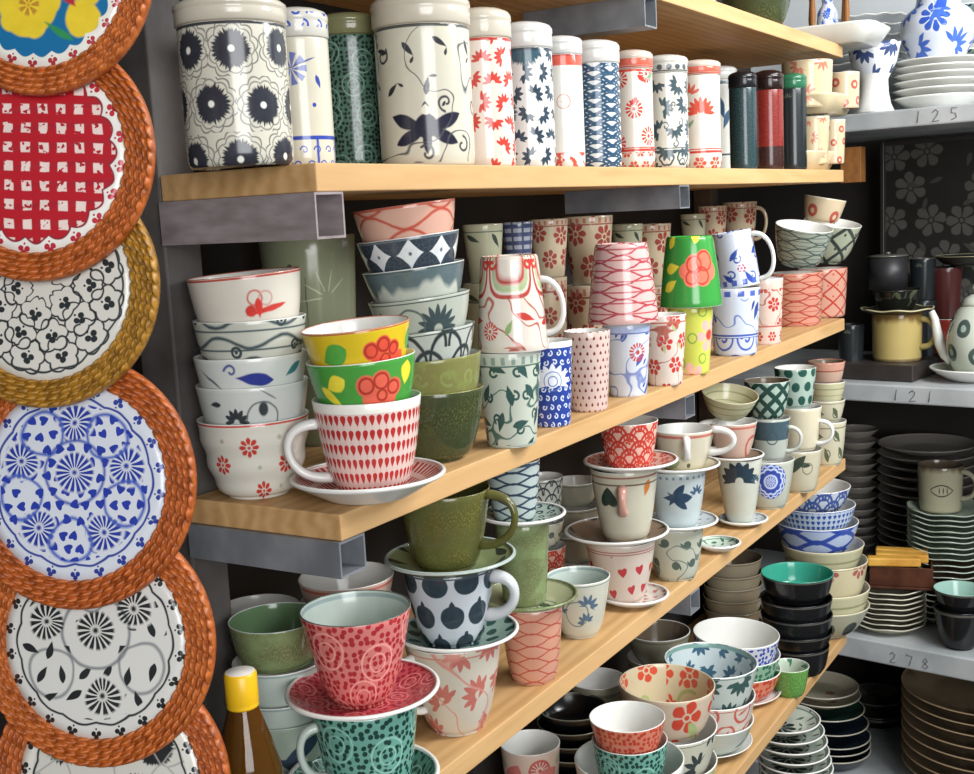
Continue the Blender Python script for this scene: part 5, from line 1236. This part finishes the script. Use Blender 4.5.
# ------------------------------------------------------------------ plates on the lowest board
def plates(where, z0, xr_y, w, mat, labf, step=None, **kw):
    """xr_y: right edge and rim height of each plate, top first"""
    st = []
    for i, (xr, y) in enumerate(xr_y):
        m_ = mat[i] if isinstance(mat, list) else mat
        st.append(I(xr-w, xr, y, 'plate', m_, labf(i), H=.02, rf=.6, p=1.1, **kw))
    return stack(where, z0, st[::-1])
Z5 = ZS[5]+.0002
def plates2(where, z0, rims, w, mat, labf, xr, H=.02, wav=None, rim=None, under=None, step=.016, cat='plate', name='plate', fill=True, inside=None):
    """rims: heights in the picture of the visible rims, top first; xr: right edge (or list)"""
    P0 = place(where, z0); nrm = Vector((P0.x-CAM.x, P0.y-CAM.y, 0)).normalized(); L_ = []
    for i, y in enumerate(rims):
        r = xr[i] if isinstance(xr, list) else xr; L_.append((r-w, r, y))
    C, t = on_plane(L_[-1][1]-w/2, L_[-1][2], P0, nrm); z = C.z-step
    while fill and z-H > z0+.002:
        x, y, tt = proj((C.x, C.y, z)); L_.append((x-w/2, x+w/2, y)); z -= step
    n = len(L_); st = []
    for i, (a, b, y) in enumerate(L_):
        m_ = mat[min(i, len(mat)-1)] if isinstance(mat, list) else mat
        st.append(I(a, b, y, 'plate', m_, labf(i, n), H=H, rf=.6, p=1.15, wav=wav, rim=rim or WHITE(), under=under or m_, name=name, cat=cat))
    for i, it in enumerate(st):
        if 9 <= i < n-1:
            it.label = labf(9, 99).replace(ORD[9], 'low in'); it.label = it.label.replace(', low in of', ' low in').replace('low in of', 'low in').replace('low in behind', 'low behind'); it.k['group'] = it.label
    return stack(where, z0, st[::-1])
def ordl(i, n): return 'lowest' if i == n-1 else ORD[min(i, 13)]
creamrim = glaze('plate_cream_rim', 'b8b4a4'); brownrim = glaze('plate_brown_rim', '9a8468')
plates2(('Y', 783, .075), Z5, [717, 728, 738, 748, 757, 765], 74, P('floraldish'), lambda i, n: 'black peony plate, %s of stack below the last board' % ordl(i, n), [820, 824, 827, 829, 831, 833], rim=WHITE(), under=GRY())
ZB0, ZB1, ZB2, ZB3 = [z+.0002 for z in ZB]
plates2(('P', b_at(830, .09, ZB3)), ZB3, [684, 692, 706, 720, 733], 74, [P('rosdish'), P('rosdish'), P('greendish'), P('bluedarkdish'), P('bluedarkdish')], lambda i, n: ['cream plate with small brown rosettes, topmost beside the brown plates', 'cream plate directly under the rosette plate', 'dark green rimmed plate in the short stack by the shelf end', 'dark blue plate under the dark green plate'][i] if i < 4 else 'dark blue plate by the shelf end, %s of its stack' % ordl(i, n), [858, 860, 864, 868, 870], rim=creamrim)
plates2(('P', b_at(985, .19, ZB3)), ZB3, [684, 694, 704, 716, 727, 738, 749, 760], 166, P('browndish'), lambda i, n: 'large brown plate, %s of wide stack under shelf 278' % ordl(i, n), 1068, H=.025, rim=brownrim)
plates2(('P', b_at(885, .36, ZB3)), ZB3, [694, 707, 720, 733, 746], 58, P('darkdish'), lambda i, n: 'dark plate behind brown plates, %s of its stack' % ordl(i, n), 906, rim=glaze('dim_plate_rim', '5c5850'))
# shelf with the wavy dishes
wv = plates2(('B', 888, 637, 30), ZB2, [583, 588, 593, 598, 603, 608, 613, 618], 74, P('wavydish2'), lambda i, n: 'wavy cream dish, %s of stack under brown box' % ordl(i, n), 925, wav=(7, .03, .025), H=.012, step=.0105, rim=glaze('cream_edge', 'c9c7b4'), cat='dish', name='dish')
gv = plates2(('P', b_at(953, .21, ZB2)), ZB2, [506, 511, 516, 522, 527, 532, 538, 543, 549], 80, [P('wavydish')]*9+[P('browndish')], lambda i, n: 'wavy pale green dish, %s of stack under fish mug' % ordl(i, n), 988, wav=(7, .03, .03), H=.012, step=.013, rim=glaze('green_edge', 'bcc8b8'), cat='dish', name='dish')
plates2(('P', b_at(928, .38, ZB2)), ZB2, [442, 451, 460, 469, 478, 487, 496, 505, 514], 98, P('greyplate'), lambda i, n: 'dim grey plate, %s of tall stack behind fish mug' % ordl(i, n), 976, step=.018, rim=glaze('dim_grey_rim', '8a867e'))
plates2(('P', b_at(858, .36, ZB2)), ZB2, [428, 439, 450, 461, 472, 483, 494, 505], 44, P('greyplate'), lambda i, n: 'small dim plate, %s of narrow stack behind board end' % ordl(i, n), 878, step=.021, rim=glaze('dim_grey_rim', '8a867e'))
b0 = wv[-1]; zt = top_of(b0).z
# brown open box of yellow bars
Pbx = Vector((b0.location.x, b0.location.y, 0)); C, t = on_plane(901, 580, Pbx, Wax); t = 2.5
bx = empty('box', Vector((C.x, C.y, zt+.004)), BANG+.35, 'dark brown flower painted box filled with yellow bars, on wavy dishes', 'box')
brn = flat('brown_lacquer', '3a1c12', .3, nscale=30, c2='55301e'); bxw, bxd, bxh, tt = .125, .085, .045, .004
fl_mat = glaze('painted_brown_lacquer', '2f1810', [(lambda x, y, h: x*0.0, '000000')], coord='pl')
for nm, d in (('box_base', (-bxw/2-.006, bxw/2+.006, -bxd/2-.006, bxd/2+.006, 0, .005)), ('side_panel', (-bxw/2, bxw/2, -bxd/2, -bxd/2+tt, .0052, bxh)), ('side_panel', (-bxw/2, bxw/2, bxd/2-tt, bxd/2, .0052, bxh)), ('end_panel', (-bxw/2, -bxw/2+tt, -bxd/2+tt, bxd/2-tt, .0052, bxh)), ('end_panel', (bxw/2-tt, bxw/2, -bxd/2+tt, bxd/2-tt, .0052, bxh))):
    box_obj(nm, d, brn, bx, .001)
for i, (dx, dy, dz, rz, lab) in enumerate(((-.012, -.032, 0, .1, 'yellow bar along the near edge of the brown box'), (.004, .0, 0, .0, 'yellow bar lying in the middle across the brown box'), (.004, .032, 0, -.05, 'yellow bar along the far edge of the brown box'))):
    o = box_obj('soap_bar', (-.055, .05, -.012, .012, -.009, .009), flat('yellow_soap', 'ddaa4a', .6, nscale=20, c2='c08428'), None, .003)
    a = BANG+.35; o.location = Vector((C.x+dx*math.cos(a), C.y+dx*math.sin(a), zt+.004+bxh+.0105+dz*0)) ; o.location += Vector((-math.sin(a), math.cos(a), 0))*dy; o.rotation_euler = (0, 0, a+rz); tag(o, lab, 'soap')
g0 = top_of(gv[-1])
def bsingle(xl, xr, y, P0, z0, kind, mat, label, **k):
    return stack(('P', (P0.x, P0.y, z0)), z0, [I(xl, xr, y, kind, mat, label, **k)])[0]
fishm = glaze('fish_line_mug_glaze2', 'b3af93', [(once(m_many(lambda x, y: lt(ab(ab(y)-(1-(x*1.9)*(x*1.9))*.26), .03, .03)*lt(ab(x-.05), .56, .05)), .05, -1.05), '33352f'), (once(m_many(m_leaf(.03, .2, -.1), m_leaf(.03, .2, .08), m_leaf(.03, .2, .25)), .05, -1.05), '3f4038'), (wash(.93, .25, 9.0), '5c4a38')])
bsingle(918, 963, 464, Vector(gv[-1].location), gv[-1].location.z+.0055, 'mug', fishm, 'grey green mug painted with a fish outline on pale green dishes', rf=.9, rim=flat('dim_rim', '6f675c', .3), inside=P('taupein'), handle=dict(ang=70, ext=.7, th=.1, mat=glaze('mug_handle_glaze', 'a8a48c')))
stack(('B', 960, 652, 17), ZB2, [I(935, 984, 606, 'bowl', P('blackbowl'), 'black bowl under the teal lined one, at frame edge', rim=P('blackbowl'), inside=P('blackbowl'), rf=.55),
    I(934, 986, 588, 'bowl', P('blackbowl'), 'glossy black bowl with pale teal inside, cut by the frame edge', rim=glaze('pale_teal_rim', '8fb3a4'), inside=glaze('pale_teal_inside', '9fc4b8'), rf=.55)])
# middle metal shelf
S0 = b_at(888, .12, ZB1)
sl = box_obj('slate_board', (-.078, .078, -.075, .075, 0, .034), flat('dark_slate', '26211f', .5, nscale=20, c2='332d2a'), None, .002)
sl.location = S0; sl.rotation_euler = (0, 0, BANG); tag(sl, 'dark slate board under the ochre mug', 'board')
zs = S0.z+.0345
st = stack(('P', (S0.x, S0.y, zs)), zs, [
    I(872, 922, 320, 'mug', P('yellowmug'), 'ochre mug with brown dripped rim on the dark slate board', rf=.94, rim=flat('ochre_rim', '7a6230', .3), inside=P('taupein'), handle=dict(ang=72, ext=.6, th=.11, mat=glaze('ochre_handle', 'a3935a'))),
    I(861, 933, 308, 'saucer', glaze('dark_dish_glaze', '3a3a30', coord='pl'), 'dark wavy edged saucer with cream rim lying over the ochre mug', wav=(7, .03, .02), rim=glaze('pale_gold_edge', 'b8b08a'), under=flat('dark_under', '2a2822', .3), rf=.4),
    I(872, 921, 289, 'bowl', glaze('mirror_black_glaze', '1b1c18', [(blotch(12, .6), '3f4632')], rough=.05), 'glossy black bowl between the wavy saucer and the dark tin', rf=.45, rim=flat('dark_under', '2a2822', .3), inside=flat('dark_under', '2a2822', .3))])
tz = top_of(st[-1])
C, _ = on_plane(893, 252, Vector((S0.x, S0.y, 0)), Vector((S0.x-CAM.x, S0.y-CAM.y, 0)).normalized())
Rt = .0385; Ht = C.z-tz.z
tin = empty('tin', Vector((S0.x, S0.y, tz.z+.0005)), 0, 'dark grey lidded tin with small round knob, on the glossy black bowl', 'tin')
dkm = flat('charcoal_metal', '2c2c2e', .45, .3)
lathe_mesh('tin_body', [(0, 0, 0), (Rt, 0, 0), (Rt, Ht*.88, 0), (Rt*.9, Ht*.88, 0), (0, Ht*.87, 0)], Rt, Ht, [dkm], tin, 40)
ld = lathe_mesh('lid', [(Rt*.5, Ht*.885, 0), (Rt*1.04, Ht*.885, 0), (Rt*1.05, Ht*.91, 0), (Rt*.6, Ht*.93, 0), (0, Ht*.94, 0)], Rt, Ht, [flat('worn_metal', '77766f', .35, .6)], tin, 40)
lathe_mesh('knob', [(0, Ht*.94, 0), (.004, Ht*.945, 0), (.0065, Ht*.97, 0), (.004, Ht*1.0, 0), (0, Ht*1.01, 0)], Rt, Ht, [flat('worn_metal', '77766f', .35, .6)], ld, 20)
def bplace(x, w_, z): return ('P', b_at(x, w_, z))
stack(bplace(851, .1, ZB1), ZB1, [I(838, 864, 324, 'mug', P('darkgreen'), 'small near black cup left of the slate board', rf=.85, rim=dkm, inside=dkm)])
stack(bplace(923, .27, ZB1), ZB1, [I(910, 936, 300, 'mug', P('darkgreen'), 'black cup holding another, behind the ochre mug', rf=.85, rim=dkm, inside=dkm),
    I(910, 936, 258, 'mug', P('darkgreen'), 'black upper cup behind the dark tin', rf=.85, rim=flat('dim_rim', '6f675c', .3), inside=dkm)])
stack(bplace(945, .3, ZB1), ZB1, [I(930, 960, 318, 'mug', P('darkred'), 'dark red cup low behind the white teapot', rf=.85),
    I(929, 962, 267, 'mug', flat('maroon_glaze', '4a2422', .2), 'maroon cup behind the white teapot', rf=.85, rim=dkm, inside=dkm),
    I(935, 995, 255, 'bowl', flat('dark_under', '2a2822', .3), 'dark bowl stacked on the maroon cup, cut by frame', rf=.5, rim=glaze('pale_gold_edge', 'b8b08a'), inside=dkm, H=.03)])
# teapot
T0 = b_at(977, .12, ZB1); zk = on_plane(963, 283, T0, Wax)[0].z; s_ = (zk-ZB1-.012)/.17
sc_ = stack(('P', T0), ZB1, [I(930, 1018, 366, 'saucer', P('teapot'), 'grey bloomed saucer under the white teapot', rf=.5, H=.012)])
tz = sc_[0].location.z+.0045
tp = empty('teapot', Vector((T0.x, T0.y, tz)), BANG+PI, 'white teapot with grey blooms, curved spout and rounded lid knob', 'teapot')
S = (zk-tz)/.172; tp.scale = (.86, .86, 1); tg = P('teapot')
prof = [(0, .001), (.032, 0), (.036, .003), (.05, .02), (.059, .045), (.062, .066), (.060, .082), (.052, .105), (.04, .124), (.030, .132), (.027, .132), (0, .128)]
lathe_mesh('pot_body', [(a*S, b*S, 0) for a, b in prof], .06*S, .132*S, [tg], tp, 56)
ld = lathe_mesh('lid', [(a*S, b*S, 0) for a, b in [(0, .1325), (.031, .1325), (.032, .136), (.026, .145), (.012, .152), (0, .153)]], .06*S, .15*S, [tg], tp, 40)
lathe_mesh('knob', [(a*S, b*S, 0) for a, b in [(0, .1525), (.006, .153), (.009, .16), (.0105, .165), (.007, .171), (0, .173)]], .01*S, .17*S, [WHITE()], ld, 24)
pts = [Vector((a*S, 0, b*S)) for a, b in [(.05, .035), (.066, .045), (.078, .062), (.084, .085), (.088, .105), (.096, .12)]]
v, f = tube(pts, [.016*S, .014*S, .0115*S, .0095*S, .008*S, .007*S], [.016*S, .014*S, .0115*S, .0095*S, .008*S, .007*S], 16); mesh_obj('spout', v, f, [WHITE()], tp)
pts = [Vector((-(.055+.045*math.sin(PI*i/16))*S, 0, (.04+.07*i/16)*S)) for i in range(17)]
v, f = tube(pts, .006*S, .008*S, 12); mesh_obj('handle', v, f, [WHITE()], tp)
# floral tray leaning on the back of that bay
tray_m = glaze('dark_floral_tray', '2b2a29', [(scatter(13, m_rosette(6, .42, .1, .06), .75, .1, seed=2), '55534e'), (scatter(22, m_leaf(.34, .14), .5, .1, seed=6), '45443f')], coord='pl', rough=.45)
Tc = b_at(942, .43, -.0); zt1, zt0 = bz(940, 133, .43), bz(940, 300, .43); q0, q1 = b_at(886, .43, .1), b_at(1010, .43, .1); hw = (q1-q0).length/2; mid = (q0+q1)/2
tr = empty('tray', Vector((mid.x, mid.y, ZB1+.001)), BANG, 'dark tray with grey flower print standing against the back', 'tray')
hh = (min(zt1, ZB[0]-.052)-ZB1)/2
me = mesh_obj('tray_panel', *box(-hw, hw, -.003, .004, .004, 2*hh), [tray_m], tr, smooth=False, uvs={'pl': lambda p, vi: ((-hw, hw)[vi//4]*6, (.0, 2*hh)[vi % 2]*6), 'cyl': lambda p, vi: (0, 0), 'frac': lambda p, vi: (0, 0)})
fm = flat('dull_tray_frame', '4b4946', .35, .5)
for d in ((-hw-.01, -hw, -.012, .006, 0, 2*hh+.01), (hw, hw+.01, -.012, .006, 0, 2*hh+.01), (-hw, hw, -.012, .006, 2*hh, 2*hh+.01), (-hw, hw, -.012, .006, 0, .0038)):
    box_obj('tray_rim', d, fm, tr, .002)
# top metal shelf
wp = plates2(bplace(938, .12, ZB0), ZB0, [60, 67, 74, 81], 88, WHITE(), lambda i, n: 'thick plain white plate, %s of stack under blue vase' % ordl(i, n), 982, H=.016, step=.015)
zv = wp[-1].location.z+.0035; V0 = Vector((wp[-1].location.x, wp[-1].location.y, zv)); t = 2.5; k_ = t/F
vr = 34*k_
vp = [(a_, b_*(.62 if b_ < .14 else 1)-(0 if b_ < .14 else .053), c_) for a_, b_, c_ in [(0, .001, 0), (vr*.5, 0, 0), (vr*.58, .003, 0), (vr*.66, .012, 0), (vr*.8, .05, 0), (vr*.98, .09, 0), (vr*1.03, .115, 0), (vr*.98, .14, 0), (vr*.8, .158, 0), (vr*.6, .168, 0), (vr*.55, .185, 0), (vr*.62, .2, 0), (vr*.58, .2, 0), (vr*.5, .185, 0), (vr*.55, .165, 0), (vr*.9, .139, 0), (vr*.6, .02, 0), (0, .01, 0)]]
lathe_thing('vase', vp, vr, .2, [P('vase')], V0, 'round white vase with cobalt blue flowers standing on white plates', 'vase', face_cam(V0))
Q0 = b_at(874, .04, ZB0); hb2 = bz(874, 44, .04)-ZB0; r_ = 21.5*2.47/F
pp_ = [(0, .002, 0), (r_*.82, 0, 0), (r_*.85, .003, 0), (r_*.72, hb2*.12, 0), (r_*.62, hb2*.3, 0), (r_*.6, hb2*.48, 0), (r_*.72, hb2*.56, 1), (r_*.95, hb2*.72, 1), (r_*1.05, hb2*.9, 1), (r_*1.12, hb2, 2), (r_*1.06, hb2, 2), (r_*.9, hb2*.72, 2), (r_*.5, hb2*.58, 2), (0, hb2*.57, 2)]
o = lathe_mesh('pedestal_bowl', pp_, r_, hb2, [WHITE(), P('bluepeda'), WHITE()], None, 56, wav=(8, .02, .03)); o.location = Q0; o.rotation_euler = (0, 0, face_cam(Q0)); tag(o, 'white footed bowl with blue brushwork and wavy rim', 'bowl')
plates2(bplace(868, .25, ZB0), ZB0, [20, 30, 40, 50], 92, P('whitedish'), lambda i, n: 'fluted white dish, %s behind the footed bowl' % ordl(i, n), 912, wav=(16, .02, .015), H=.02, cat='dish', name='dish')
plates2(bplace(985, .3, ZB0), ZB0, [8, 30, 52], 90, P('bluedish'), lambda i, n: 'blue rimmed plate half hidden behind the vase, %s' % ordl(i, n), 1020, H=.02)
# things on the topmost pine board
Z0 = ZS[0]+.0002
single(716, 796, -38, ('Y', 756, .055), 'round', P('olivedk'), 'dark olive pot on the topmost board, cut by the frame', z=Z0, rim=P('olivelt'), rf=.5, name='pot', cat='pot')
single(640, 722, -12, ('Y', 681, .06), 'bowl', WHITE(), 'plain white bowl on the topmost board, only its foot showing', z=Z0)
DQ = at_yz(829, .035, Z0); square_dish('square_dish', DQ, .185, .2, .034, flat('white_ceramic', 'dcdcd4', .2), 'white square dish sticking out over the end of the topmost board')
zq = DQ.z+.034*.3+.001
sd_ = empty('stand', Vector((DQ.x, DQ.y, zq)), .3, 'small brown wooden stand with turned legs on the white square dish', 'stand')
bw_ = wood_mat('brown_wood', '8a5a2c', '6c4420', False)
for a, b in ((-.035, -.03), (.035, -.03), (-.035, .03), (.035, .03)):
    o = lathe_mesh('leg', [(0, 0, 0), (.005, 0, 0), (.006, .01, 0), (.0042, .02, 0), (.006, .05, 0), (.0042, .08, 0), (.005, .1, 0), (0, .1, 0)], .006, .1, [bw_], sd_, 16); o.location = (a, b, 0)
box_obj('stand_top', (-.045, .045, -.04, .04, .1, .108), bw_, sd_, .002)
o = lathe_thing('vase', [(0, .0005, 0), (.012, 0, 0), (.014, .003, 0), (.02, .03, 0), (.018, .055, 0), (.009, .07, 0), (.011, .08, 0), (.008, .08, 0), (.006, .07, 0), (0, .05, 0)], .02, .08, [P('vase')], Vector((DQ.x-.008, DQ.y-.0, zq)), 'tiny blue and white vase between the legs of the wooden stand', 'vase', face_cam(DQ))
